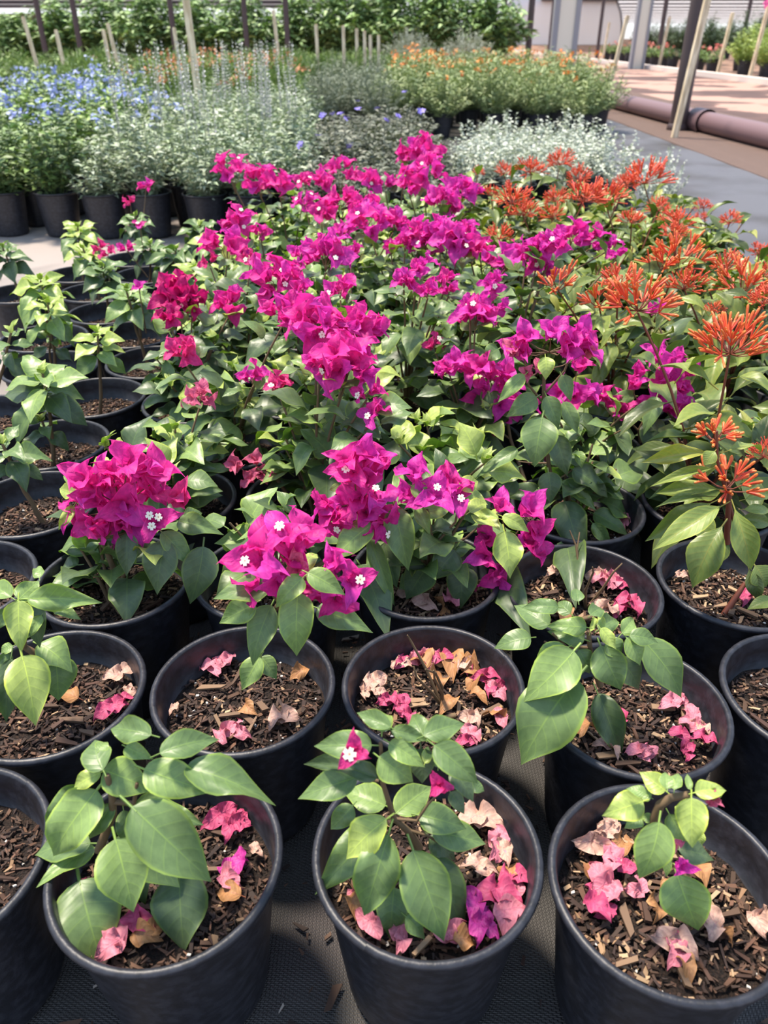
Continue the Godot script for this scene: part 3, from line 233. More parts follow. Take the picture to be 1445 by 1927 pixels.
	["m","crumpled deep pink fallen bract at outer right side of the bare third-row pot",.2629,-.6475,.0259],
	["m","crumpled deep pink fallen bract at inner right side of the bare third-row pot",.2494,-.6386,.0201],
	["t","papery tan fallen bract at inner right side of the bare third-row pot",.2326,-.6386,.0223],
	["t","papery tan fallen bract at outer back of the bare third-row pot",.1914,-.7023,.0178],
	["d","curled dry brown leaf at inner front left of the bare third-row pot",.1863,-.6298,.0199],
	["t","papery tan fallen bract at the centre of the third-row middle pot",.0274,-.6707,.0219],
	["t","papery tan fallen bract at the centre of the third-row middle pot",.0438,-.6521,.0226],
	["p","faded pink fallen bract at inner right side of the third-row middle pot",.0724,-.6567,.025],
	["m","crumpled deep pink fallen bract at inner right side of the third-row middle pot",.0903,-.666,.0206],
	["t","papery tan fallen bract at inner left side of the third-row middle pot",-.0014,-.666,.0229],
	["p","faded pink fallen bract at outer left side of the third-row middle pot",-.0116,-.6963,.0177],
	["d","curled dry brown leaf at inner right side of the third-row middle pot",.0854,-.6754,.0197],
	["d","curled dry brown leaf at inner front right of the third-row middle pot",.0605,-.6475,.0214],
	["p","faded pink fallen bract at outer right side of the tall crowned plant",.2961,-.8143,.0224],
	["p","faded pink fallen bract at outer right side of the tall crowned plant",.2881,-.7991,.0156],
	["m","crumpled deep pink fallen bract at outer left side of the second firebush",.3391,-.8239,.016],
	["p","faded pink fallen bract at outer back left of the second firebush",.3472,-.8498,.0136],
	["m","crumpled deep pink fallen bract at inner right side of the foremost firebush pot",.3894,-.6613,.0228],
	["t","papery tan fallen bract at outer back left of the foremost firebush pot",.3317,-.702,.0131],
	["m","crumpled deep pink fallen bract at outer back left of the pot behind the tall plant",.2298,-1.0017,.0346],
	["m","crumpled deep pink fallen bract at outer back left of the pot behind the tall plant",.2297,-1.0016,.0308],
	["p","faded pink fallen bract at outer back left of the pot behind the tall plant",.2317,-1.004,.0231],
	["m","crumpled deep pink fallen bract at outer left side of the pot behind the tall plant",.2179,-.9776,.0332],
	["m","crumpled deep pink fallen bract at outer left side of the pot behind the tall plant",.2164,-.9679,.0375],
	["p","faded pink fallen bract at outer left side of the pot behind the tall plant",.217,-.9732,.0331],
]

class MB:
	var v := PackedVector3Array()
	var n := PackedVector3Array()
	var uv := PackedVector2Array()
	var c := PackedColorArray()
	var ix := PackedInt32Array()
	func p(a: Vector3, t := Vector2.ZERO, k := Color.WHITE) -> int:
		v.append(a)
		n.append(Vector3.ZERO)
		uv.append(t)
		c.append(k)
		return v.size() - 1
	func t(a: int, b: int, d: int) -> void:
		var f := (v[d] - v[a]).cross(v[b] - v[a])
		n[a] += f
		n[b] += f
		n[d] += f
		ix.append(a)
		ix.append(b)
		ix.append(d)
	func q(a: int, b: int, d: int, e: int) -> void:
		t(a, b, d)
		t(a, d, e)
	# a box from its centre, half axes x y z
	func box(o: Vector3, x: Vector3, y: Vector3, z: Vector3, k := Color.WHITE) -> void:
		for s in [[x, y, z], [-x, z, y], [y, z, x], [-y, x, z], [z, x, y], [-z, y, x]]:
			var a: Vector3 = o + s[0]
			var i := p(a - s[1] - s[2], Vector2(0, 0), k)
			p(a + s[1] - s[2], Vector2(1, 0), k)
			p(a + s[1] + s[2], Vector2(1, 1), k)
			p(a - s[1] + s[2], Vector2(0, 1), k)
			q(i, i + 3, i + 2, i + 1)
	# a splintered sliver: a box whose far end is narrower and skewed
	func chip(o: Vector3, x: Vector3, y: Vector3, z: Vector3, k: Color, taper: float, skew: float) -> void:
		var e := []
		for i in 8:
			var sx := 1.0 if i & 1 else -1.0
			var sy := 1.0 if i & 2 else -1.0
			var sz := 1.0 if i & 4 else -1.0
			var f := taper if i & 1 else 1.0
			e.append(o + x * (sx + skew * sz * 0.4) + y * sy * f + z * sz * f + z * skew * (1.0 if i & 1 else 0.0))
		for s in [[0, 4, 6, 2], [1, 3, 7, 5], [0, 1, 5, 4], [2, 6, 7, 3], [0, 2, 3, 1], [4, 5, 7, 6]]:
			var b := p(e[s[0]], Vector2.ZERO, k)
			for j in range(1, 4):
				p(e[s[j]], Vector2.ZERO, k)
			q(b, b + 3, b + 2, b + 1)
	func tube(pts: Array, r0: float, r1: float, sides := 6, k := Color.WHITE) -> void:
		var last := -1
		var side := Vector3(1, 0, 0.3)
		for i in pts.size():
			var d: Vector3 = (pts[mini(i + 1, pts.size() - 1)] - pts[maxi(i - 1, 0)]).normalized()
			side = (side - d * side.dot(d)).normalized()
			if side.length() < 0.5:
				side = d.cross(Vector3(0.2, 0.1, 1)).normalized()
			var w := d.cross(side)
			var f := float(i) / maxf(1.0, pts.size() - 1.0)
			var r := lerpf(r0, r1, f)
			var s := v.size()
			for j in sides:
				var a := TAU * j / sides
				p(pts[i] + (side * cos(a) + w * sin(a)) * r, Vector2(float(j) / sides, f), k)
			if last >= 0:
				for j in sides:
					var e := (j + 1) % sides
					q(last + j, last + e, s + e, s + j)
			last = s
		var m := p(pts[pts.size() - 1], Vector2.ONE * 0.5, k)
		for j in sides:
			t(last + j, last + (j + 1) % sides, m)
	func lathe(prof: Array, seg: int, k := Color.WHITE) -> void:
		var s := v.size()
		for i in prof.size():
			for j in seg + 1:
				var a := TAU * j / seg
				p(Vector3(prof[i].x * cos(a), prof[i].y, prof[i].x * sin(a)), Vector2(float(j) / seg, float(i) / prof.size()), k)
		for i in prof.size() - 1:
			for j in seg:
				var o := s + i * (seg + 1) + j
				q(o, o + seg + 1, o + seg + 2, o + 1)
	func mesh(m: Material) -> ArrayMesh:
		for i in n.size():
			n[i] = n[i].normalized() if n[i].length_squared() > 1e-20 else Vector3.UP
		var a := []
		a.resize(Mesh.ARRAY_MAX)
		a[Mesh.ARRAY_VERTEX] = v
		a[Mesh.ARRAY_NORMAL] = n
		a[Mesh.ARRAY_TEX_UV] = uv
		a[Mesh.ARRAY_COLOR] = c
		a[Mesh.ARRAY_INDEX] = ix
		var r := ArrayMesh.new()
		r.add_surface_from_arrays(Mesh.PRIMITIVE_TRIANGLES, a)
		r.surface_set_material(0, m)
		return r

var R := RandomNumberGenerator.new()
var taken := {}
var M := {}
var leaves := {}
var bracts := []
var chips := []
var soils := []
var pot_mesh: ArrayMesh
var floret: ArrayMesh
var tube_mesh := []
var tuft_mesh := []

func rnd(a: float, b: float) -> float:
	return R.randf_range(a, b)

func rv() -> Vector3:
	return Vector3(rnd(-1, 1), rnd(-1, 1), rnd(-1, 1))

func numbered(s: String) -> String:
	var k: int = taken.get(s, 0)
	taken[s] = k + 1
	return s if k == 0 else "%s_%03d" % [s, k]

func thing(called: String, label: String, category: String, at := Vector3.ZERO, group := "") -> Node3D:
	var o := Node3D.new()
	o.name = numbered(called)
	add_child(o)
	o.position = at
	o.set_meta("label", label)
	o.set_meta("category", category)
	if group:
		o.set_meta("group", group)
	return o

func part(parent: Node3D, called: String, m: Mesh, at := Transform3D(), mat: Material = null, stuff := false) -> MeshInstance3D:
	var o := MeshInstance3D.new()
	o.name = called
	o.mesh = m
	o.transform = at
	if mat:
		o.material_override = mat
	if stuff:
		o.set_meta("kind", "stuff")
	parent.add_child(o, true)
	return o

func struct(called: String, m: Mesh) -> MeshInstance3D:
	var o := MeshInstance3D.new()
	o.name = numbered(called)
	o.mesh = m
	o.set_meta("kind", "structure")
	o.set_meta("label", called.replace("_", " ") + " of the plant nursery")
	add_child(o)
	return o

func mat(color: Color, rough := 0.5, back := Color.BLACK) -> StandardMaterial3D:
	var m := StandardMaterial3D.new()
	m.albedo_color = color
	m.roughness = rough
	m.cull_mode = BaseMaterial3D.CULL_DISABLED
	if back != Color.BLACK:
		m.backlight_enabled = true
		m.backlight = back
	return m

func vmat(rough := 0.6, back := Color.BLACK) -> StandardMaterial3D:
	var m := mat(Color.WHITE, rough, back)
	m.vertex_color_use_as_albedo = true
	return m

func noise_tex(freq: float, ramp: Array, size := 512, seed_ := 1, octaves := 4) -> NoiseTexture2D:
	var t := NoiseTexture2D.new()
	var f := FastNoiseLite.new()
	f.frequency = freq
	f.seed = seed_
	f.fractal_octaves = octaves
	t.noise = f
	t.width = size
	t.height = size
	t.seamless = true
	var g := Gradient.new()
	g.offsets = PackedFloat32Array()
	g.colors = PackedColorArray()
	var offs := PackedFloat32Array()
	var cols := PackedColorArray()
	for k in ramp:
		offs.append(k[0])
		cols.append(k[1])
	g.offsets = offs
	g.colors = cols
	t.color_ramp = g
	return t

# ------------------------------------------------------------------ textures of leaf and bract blades (pigment and veins)
func leaf_tex(nv: int, slant: float, rib: Color, edge: Color, body_lo: Color, body_hi: Color, seed_: int) -> ImageTexture:
	var w := 128
	var h := 192
	var im := Image.create(w, h, false, Image.FORMAT_RGB8)
	var f := FastNoiseLite.new()
	f.seed = seed_
	f.frequency = 0.03
	for y in h:
		var t := float(y) / (h - 1)
		for x in w:
			var s := absf(float(x) / (w - 1) * 2.0 - 1.0)
			var base := body_lo.lerp(body_hi, clampf(0.5 + 0.7 * f.get_noise_2d(x, y) + 0.25 * f.get_noise_2d(x * 4.0 + 300.0, y * 4.0), 0, 1))
			var line := t - slant * pow(s, 1.1)
			var ph := absf(fposmod(line * nv + 0.5, 1.0) - 0.5) / nv
			var vein := clampf(1.0 - ph / 0.011, 0, 1) * (1.0 - smoothstep(0.72, 0.95, s)) * (0.5 if line > 0.0 else 0.0)
			vein = maxf(vein, clampf(1.0 - (s - 0.012) / 0.028, 0, 1) * (1.0 - 0.5 * t))
			base = base.lerp(rib, vein)
			base = base.lerp(edge, smoothstep(0.86, 0.96, s) * 0.85)
			im.set_pixel(x, y, base)
	return ImageTexture.create_from_image(im)

func vein_bump(nv: int, slant: float) -> ImageTexture:
	var w := 128
	var h := 192
	var im := Image.create(w, h, false, Image.FORMAT_L8)
	for y in h:
		var t := float(y) / (h - 1)
		for x in w:
			var s := absf(float(x) / (w - 1) * 2.0 - 1.0)
			var line := t - slant * pow(s, 1.1)
			var ph := absf(fposmod(line * nv + 0.5, 1.0) - 0.5) * 2.0
			var k := 0.35 + 0.5 * smoothstep(0.0, 0.7, ph)
			k *= smoothstep(0.0, 0.1, s) * 0.6 + 0.4
			im.set_pixel(x, y, Color(k, k, k))
	return ImageTexture.create_from_image(im)

func leaf_mesh(fire: bool, power: float, fold: float, curl: float, wave: float, twist: float, side: float, ph: float) -> ArrayMesh:
	var m := MB.new()
	var nu := 8
	var prof := [[0.0, 0.02], [0.025, 0.34], [0.075, 0.62], [0.15, 0.83], [0.25, 0.96], [0.35, 1.0], [0.47, 0.95], [0.6, 0.79], [0.72, 0.57], [0.82, 0.36], [0.9, 0.19], [0.96, 0.075], [1.0, 0.006]]
	if fire:
		prof = [[0.0, 0.03], [0.05, 0.14], [0.12, 0.36], [0.2, 0.6], [0.3, 0.83], [0.42, 0.98], [0.52, 1.0], [0.62, 0.92], [0.72, 0.74], [0.82, 0.48], [0.9, 0.25], [0.96, 0.09], [1.0, 0.006]]
	var nvv := prof.size() - 1
	for j in nvv + 1:
		var t: float = pow(prof[j][0], power)
		var w: float = prof[j][1] * 0.5
		for i in nu + 1:
			var s := float(i) / nu * 2.0 - 1.0
			var x := s * w
			var y := fold * (sqrt(x * x + 0.004) - 0.063) - curl * t * t * (1.0 + 0.25 * t) + wave * sin(t * 8.0 + ph + s * 1.4) * s * s * w * 1.6 + 0.06 * sin(PI * t) - 0.25 * fold * x * x * 4.0
			x += side * t * t
			var tw := twist * t
			m.p(Vector3(x * cos(tw), y + x * sin(tw), t - 0.15 * curl * t * t), Vector2(float(i) / nu, t))
	for j in nvv:
		for i in nu:
			var o := j * (nu + 1) + i
			m.q(o, o + nu + 1, o + nu + 2, o + 1)
	# petiole
	var s0 := m.v.size()
	for j in 2:
		var z := -0.16 if j == 0 else 0.06
		var y := -0.05 if j == 0 else 0.004
		for i in 4:
			var g := TAU * i / 4.0
			m.p(Vector3(cos(g) * 0.028, y + sin(g) * 0.014, z), Vector2(0.5, 0.2))
	for i in 4:
		var e := (i + 1) % 4
		m.q(s0 + i, s0 + e, s0 + 4 + e, s0 + 4 + i)
	return m.mesh(null)

func bract_mesh(cup: float, wave: float, ph: float) -> ArrayMesh:
	var m := MB.new()
	var nu := 6
	var nvv := 8
	for j in nvv + 1:
		var t := clampf(float(j) / nvv, 0.003, 0.999)
		var w := pow(t, 0.55) * pow(1.0 - t, 0.7) * 1.02
		for i in nu + 1:
			var s := float(i) / nu * 2.0 - 1.0
			var x := s * w * 0.78
			var y := cup * x * x * 1.6 + 0.12 * sin(PI * t) - 0.25 * cup * t * t + wave * sin(t * 11.0 + ph) * s * absf(s) * 0.16 + wave * 0.05 * cos(t * 16.0 + s * 5.0 + ph)
			m.p(Vector3(x, y, t), Vector2(float(i) / nu, t))
	for j in nvv:
		for i in nu:
			var o := j * (nu + 1) + i
			m.q(o, o + nu + 1, o + nu + 2, o + 1)
	return m.mesh(null)

func make_pot() -> ArrayMesh:
	var m := MB.new()
	m.lathe([Vector2(0.0005, 0.002), Vector2(0.054, 0.002), Vector2(0.0585, 0.005), Vector2(0.06, 0.012), Vector2(0.0635, 0.045), Vector2(0.0695, 0.1), Vector2(0.0735, 0.1375), Vector2(0.0748, 0.1385), Vector2(0.0752, 0.1465), Vector2(0.0762, 0.1488), Vector2(0.079, 0.1498), Vector2(0.0808, 0.1515), Vector2(0.0812, 0.1535), Vector2(0.0803, 0.1555), Vector2(0.0782, 0.1565), Vector2(0.0762, 0.156), Vector2(0.0748, 0.154), Vector2(0.073, 0.14), Vector2(0.0705, 0.112), Vector2(0.0003, 0.111)], 56)
	return m.mesh(M.pot)

func make_chips(seed_: int, light: float) -> ArrayMesh:
	R.seed = seed_
	var m := MB.new()
	for i in 950:
		var a := rnd(0, TAU)
		var big := R.randf() < 0.16
		var r := sqrt(R.randf()) * (0.0685 if not big else 0.063)
		var l := rnd(0.0012, 0.0034) if not big else rnd(0.0035, 0.0085)
		var w := rnd(0.0005, 0.0014) if not big else rnd(0.0008, 0.0021)
		var k := Color(0.03, 0.017, 0.012).lerp(Color(0.15, 0.075, 0.045), pow(R.randf(), 2.0))
		if R.randf() < 0.05 + light * 0.1:
			k = Color(0.26, 0.15, 0.08).lerp(Color(0.46, 0.32, 0.19), R.randf())
		if R.randf() < 0.03:
			k = Color(0.6, 0.56, 0.5)
			l = rnd(0.0007, 0.0014)
			w = l * 0.8
		var yaw := rnd(0, TAU)
		var d := Vector3(cos(yaw), rnd(-0.35, 0.35), sin(yaw)).normalized()
		var u := (Vector3.UP + rv() * 0.45).normalized()
		var s := d.cross(u).normalized()
		u = s.cross(d)
		m.chip(Vector3(cos(a) * r, rnd(0.0, 0.0035), sin(a) * r), d * l, u * rnd(0.0004, 0.001), s * w, k, rnd(0.3, 1.0), rnd(-0.5, 0.5))
	return m.mesh(M.chip)

func make_soil(seed_: int) -> ArrayMesh:
	var f := FastNoiseLite.new()
	f.seed = seed_
	f.frequency = 60.0
	var m := MB.new()
	var rings := 12
	var seg := 40
	for i in rings + 1:
		for j in seg + 1:
			var a := TAU * j / seg
			var r := 0.0715 * (i + 0.02) / rings
			var p := Vector3(cos(a) * r, 0, sin(a) * r)
			p.y = f.get_noise_2d(p.x, p.z) * 0.005
			m.p(p, Vector2(p.x, p.z) * 8.0)
	for i in rings:
		for j in seg:
			var o := i * (seg + 1) + j
			m.q(o, o + 1, o + seg + 2, o + seg + 1)
	return m.mesh(M.soil)

func make_floret() -> ArrayMesh:
	var m := MB.new()
	var white := Color(0.86, 0.83, 0.7)
	var mid := m.p(Vector3(0, -0.1, 0), Vector2.ZERO, Color(0.35, 0.33, 0.05))
	var inner := []
	for i in 10:
		var a := TAU * i / 10
		inner.append(m.p(Vector3(cos(a) * 0.24, 0.0, sin(a) * 0.24), Vector2.ZERO, Color(0.8, 0.76, 0.5)))
	for i in 10:
		m.t(mid, inner[(i + 1) % 10], inner[i])
	for i in 10:
		var a := TAU * i / 10
		var b := TAU * (i + 1) / 10
		var c_ := (a + b) * 0.5
		var ra := 0.58 if i % 2 == 0 else 0.92
		var rb := 0.92 if i % 2 == 0 else 0.58
		var o0 := m.p(Vector3(cos(a) * ra, 0.03, sin(a) * ra), Vector2.ZERO, white)
		var o1 := m.p(Vector3(cos(c_) * 1.02, -0.05, sin(c_) * 1.02), Vector2.ZERO, white)
		var o2 := m.p(Vector3(cos(b) * rb, 0.03, sin(b) * rb), Vector2.ZERO, white)
		m.q(inner[i], inner[(i + 1) % 10], o2, o0)
		m.t(o0, o2, o1)
	m.tube([Vector3(0, -3.2, 0), Vector3(0.1, -1.6, 0), Vector3(0, -0.05, 0)], 0.34, 0.22, 5, Color(0.5, 0.05, 0.2))
	return m.mesh(M.vfl)

# a hollow-ended tubular firebush flower, unit length along +Z
func make_tube(k: int) -> ArrayMesh:
	var m := MB.new()
	var red := [Color(0.74, 0.1, 0.045), Color(0.8, 0.15, 0.05), Color(0.7, 0.085, 0.05)][k] as Color
	var tip := Color(0.78, 0.22, 0.05)
	var prof := [[0.0, 0.028, red], [0.08, 0.05, red], [0.2, 0.04, red], [0.6, 0.055, red], [0.86, 0.07, red.lerp(tip, 0.5)], [0.97, 0.06, tip], [1.02, 0.02, tip]]
	var last := -1
	for e in prof:
		var s := m.v.size()
		for j in 6:
			var a := TAU * j / 6
			m.p(Vector3(cos(a) * e[1], sin(a) * e[1] + 0.06 * e[0] * e[0], e[0]), Vector2.ZERO, e[2])
		if last >= 0:
			for j in 6:
				var g := (j + 1) % 6
				m.q(last + j, last + g, s + g, s + j)
		last = s
	return m.mesh(M.fire)

func look(origin: Vector3, dir: Vector3, normal: Vector3, sx: float, sy: float, sz: float) -> Transform3D:
	var z := dir.normalized()
	var x := normal.cross(z)
	if x.length() < 1e-4:
		x = Vector3(1, 0.1, 0.2).cross(z)
	x = x.normalized()
	var y := z.cross(x).normalized()
	return Transform3D(Basis(x * sx, y * sy, z * sz), origin)

func put_leaf(parent: Node3D, b: Vector3, t: Vector3, w: float, tone: int, normal: Vector3) -> void:
	var kind := "fire" if tone >= 10 else "boug"
	var d := t - b
	var l := d.length()
	var ms: Array = leaves[kind]
	part(parent, "leaf", ms[R.randi() % ms.size()], look(b, d, normal, w * 1.02, l * 1.03, l * 1.03), M[kind + str(tone % 10)])

func bez(a: Vector3, b: Vector3, c: Vector3, t: float) -> Vector3:
	return a.lerp(b, t).lerp(b.lerp(c, t), t)

func head(parent: Node3D, at: Vector3, axis: Vector3, size: float, col: int, nf: int) -> void:
	var u := axis.cross(rv()).normalized()
	var w := axis.cross(u)
	var tilt := rnd(0.32, 0.72)
	if nf >= 1:
		tilt = 0.85
	if nf >= 2:
		tilt = 1.1
	for i in 3:
		var a := TAU * i / 3.0 + rnd(-0.25, 0.25)
		var rad := u * cos(a) + w * sin(a)
		var tl := tilt + rnd(-0.2, 0.2)
		var d := axis * cos(tl) + rad * sin(tl)
		var nn := axis * sin(tl) - rad * cos(tl)
		var s := size * rnd(0.86, 1.1)
		var cc := col
		if R.randf() < 0.25 and col < 2:
			cc = 1 - col
		part(parent, "bract", bracts[R.randi() % bracts.size()], look(at, d, nn, s * 0.96, s, s), M["bract" + str(cc)])
	var count := nf
	for i in count:
		var off := (u * cos(i * 2.3) + w * sin(i * 2.3)) * 0.2 * size
		var fa := (axis + rv() * 0.25 + Vector3(0, 0.2, 0.3)).normalized()
		var fs := 0.0042
		part(parent, "floret", floret, look(at + axis * size * 0.52 + off, fa.cross(u), fa, fs, fs, fs))

func stalks(parent: Node3D, pts: Array, r: float, called := "stalk", m: Material = null) -> void:
	var b := MB.new()
	for p in pts:
		b.tube(p, r, r * 0.7, 5)
	part(parent, called, b.mesh(m if m else M.stem))

func cluster(plant: Node3D, ctr: Vector3, r: float, n: int, col: int) -> void:
	var c := Node3D.new()
	c.name = "flower_cluster"
	plant.add_child(c, true)
	var sz := clampf(r * 1.1, 0.02, 0.034)
	var spread := maxf(r - sz * 0.55, r * 0.25)
	var lines := []
	for i in n:
		var g := i * 2.39996 + rnd(-0.3, 0.3)
		var yy := 1.0 - 1.25 * (i + 0.5) / n
		var rr := sqrt(maxf(0.0, 1.0 - yy * yy))
		var d := Vector3(cos(g) * rr, yy, sin(g) * rr)
		if n == 1:
			d = Vector3(rnd(-0.3, 0.3), 1, 0.4).normalized()
		var at := ctr + d * Vector3(1, 0.8, 1) * spread * rnd(0.5, 1.05)
		head(c, at, (d + Vector3(0, 0.25, 0.15) + rv() * 0.3).normalized(), sz * rnd(0.88, 1.15), col, 1 if R.randf() < 0.22 and col != 5 else 0)
		lines.append([ctr + Vector3(0, -spread, 0), ctr.lerp(at, 0.5), at])
	stalks(c, lines, 0.0007)

func fire_cluster(plant: Node3D, ctr: Vector3, r: float, n: int, single: bool) -> void:
	var lines := []
	var c: Node3D
	if single:
		c = Node3D.new()
		c.name = "flower_cluster"
		plant.add_child(c, true)
		var nb := maxi(8, int(n / 2.8))
		for i in nb:
			var g := i * 2.39996 + rnd(-0.3, 0.3)
			var yy := 0.95 - 1.0 * (i + 0.5) / nb
			var rr := sqrt(1.0 - yy * yy)
			var dir := Vector3(cos(g) * rr, yy, sin(g) * rr)
			var o := ctr + Vector3(0, -r * 0.35, 0)
			var bp := o + dir * r * rnd(0.4, 0.75)
			lines.append([o, o.lerp(bp, 0.5) + Vector3(0, -0.002, 0), bp])
			for k in 6:
				var d := (dir + Vector3(0, 0.25, 0) + rv() * 0.6).normalized()
				part(c, "tubular_flower", tube_mesh[R.randi() % 3], look(bp + d * 0.001, d, rv(), 0.021, 0.021, rnd(0.55, 1.0) * clampf(r * 0.75, 0.016, 0.028)))
		stalks(c, lines, 0.0009, "stalk", M.redstem)
	else:
		var o := part(plant, "flower_cluster", tuft_mesh[R.randi() % tuft_mesh.size()], Transform3D(Basis(Vector3.UP, rnd(0, TAU)).scaled(Vector3.ONE * r), ctr), null, true)
		o.set_meta("label", "spray of orange-red tubular flowers")

func make_tuft(seed_: int, n: int) -> ArrayMesh:
	R.seed = seed_
	var m := MB.new()
	var nb := int(n / 4.0)
	for i in nb:
		var g := i * 2.39996 + rnd(-0.4, 0.4)
		var yy := 0.97 - 1.0 * (i + 0.5) / nb
		var rr := sqrt(1.0 - yy * yy)
		var dir := Vector3(cos(g) * rr, yy, sin(g) * rr)
		var o := Vector3(0, -0.4, 0)
		var b := o + dir * rnd(0.4, 0.8)
		m.tube([o, o.lerp(b, 0.5), b], 0.022, 0.018, 4, Color(0.36, 0.07, 0.04))
		for k in 6:
			var d := (dir + Vector3(0, 0.25, 0) + rv() * 0.6).normalized()
			var l := rnd(0.42, 0.75)
			var red := [Color(0.72, 0.1, 0.045), Color(0.8, 0.14, 0.05), Color(0.68, 0.08, 0.05)][R.randi() % 3] as Color
			m.tube([b, b + d * l * 0.6, b + d * l * 0.92, b + d * l], 0.02, 0.04, 5, red)
	return m.mesh(M.fire)

# leaves along a shoot
func dress(plant: Node3D, a: Vector3, b: Vector3, c: Vector3, n: int, t0: float, fire: bool, size: float, young: float) -> void:
	var ph := rnd(0, TAU)
	for i in n:
		var t := lerpf(t0, 1.0, (i + 0.5) / n)
		var p := bez(a, b, c, t)
		var ax := (bez(a, b, c, minf(t + 0.05, 1.0)) - bez(a, b, c, t - 0.05)).normalized()
		ph += 2.39996 + rnd(-0.4, 0.4)
		var u := ax.cross(Vector3(0.3, 0.1, 1)).normalized()
		var w := ax.cross(u)
		var rad := u * cos(ph) + w * sin(ph)
		var d := (rad + Vector3(0, rnd(-0.55, 0.3) + 0.45 * t * t, 0) + ax * 0.25 * t).normalized()
		var l := size * rnd(0.75, 1.2) * (1.0 - 0.35 * maxf(0.0, t - 0.7) / 0.3)
		var nn := (Vector3.UP + ax * 0.6 - rad * 0.1 + rv() * 0.28 + Vector3(0, 0, 0.25)).normalized()
		var tone := 1
		var z := R.randf()
		if t > 0.82 and R.randf() < young:
			tone = 3
		elif z < 0.35:
			tone = 0
		elif z > 0.8:
			tone = 2
		var b0 := p + rad * 0.006 + d * 0.008
		var wd := l * (rnd(0.62, 0.76) if not fire else rnd(0.36, 0.44))
		put_leaf(plant, b0, b0 + d * l, wd, tone + (10 if fire else 0), nn)

func shoot(plant: Node3D, origin: Vector3, tip: Vector3, n: int, t0: float, fire: bool, size: float, young: float) -> void:
	var mid := origin.lerp(tip, 0.5)
	mid.x = lerpf(mid.x, origin.x, 0.6)
	mid.z = lerpf(mid.z, origin.z, 0.6)
	var pts := []
	for i in 7:
		pts.append(bez(origin, mid, tip, i / 6.0))
	var b := MB.new()
	b.tube(pts, 0.0026, 0.0012, 6)
	part(plant, "branch", b.mesh(M.redstem if fire else M.stem))
	dress(plant, origin, mid, tip, n, t0, fire, size, young)

func tip_buds(plant: Node3D, at: Vector3) -> void:
	for i in 4:
		var a := rnd(0, TAU)
		var d := Vector3(cos(a) * 0.6, 1, sin(a) * 0.6).normalized()
		put_leaf(plant, at, at + d * rnd(0.012, 0.024), rnd(0.006, 0.011), 3, Vector3(-d.x, 0.6, -d.z))

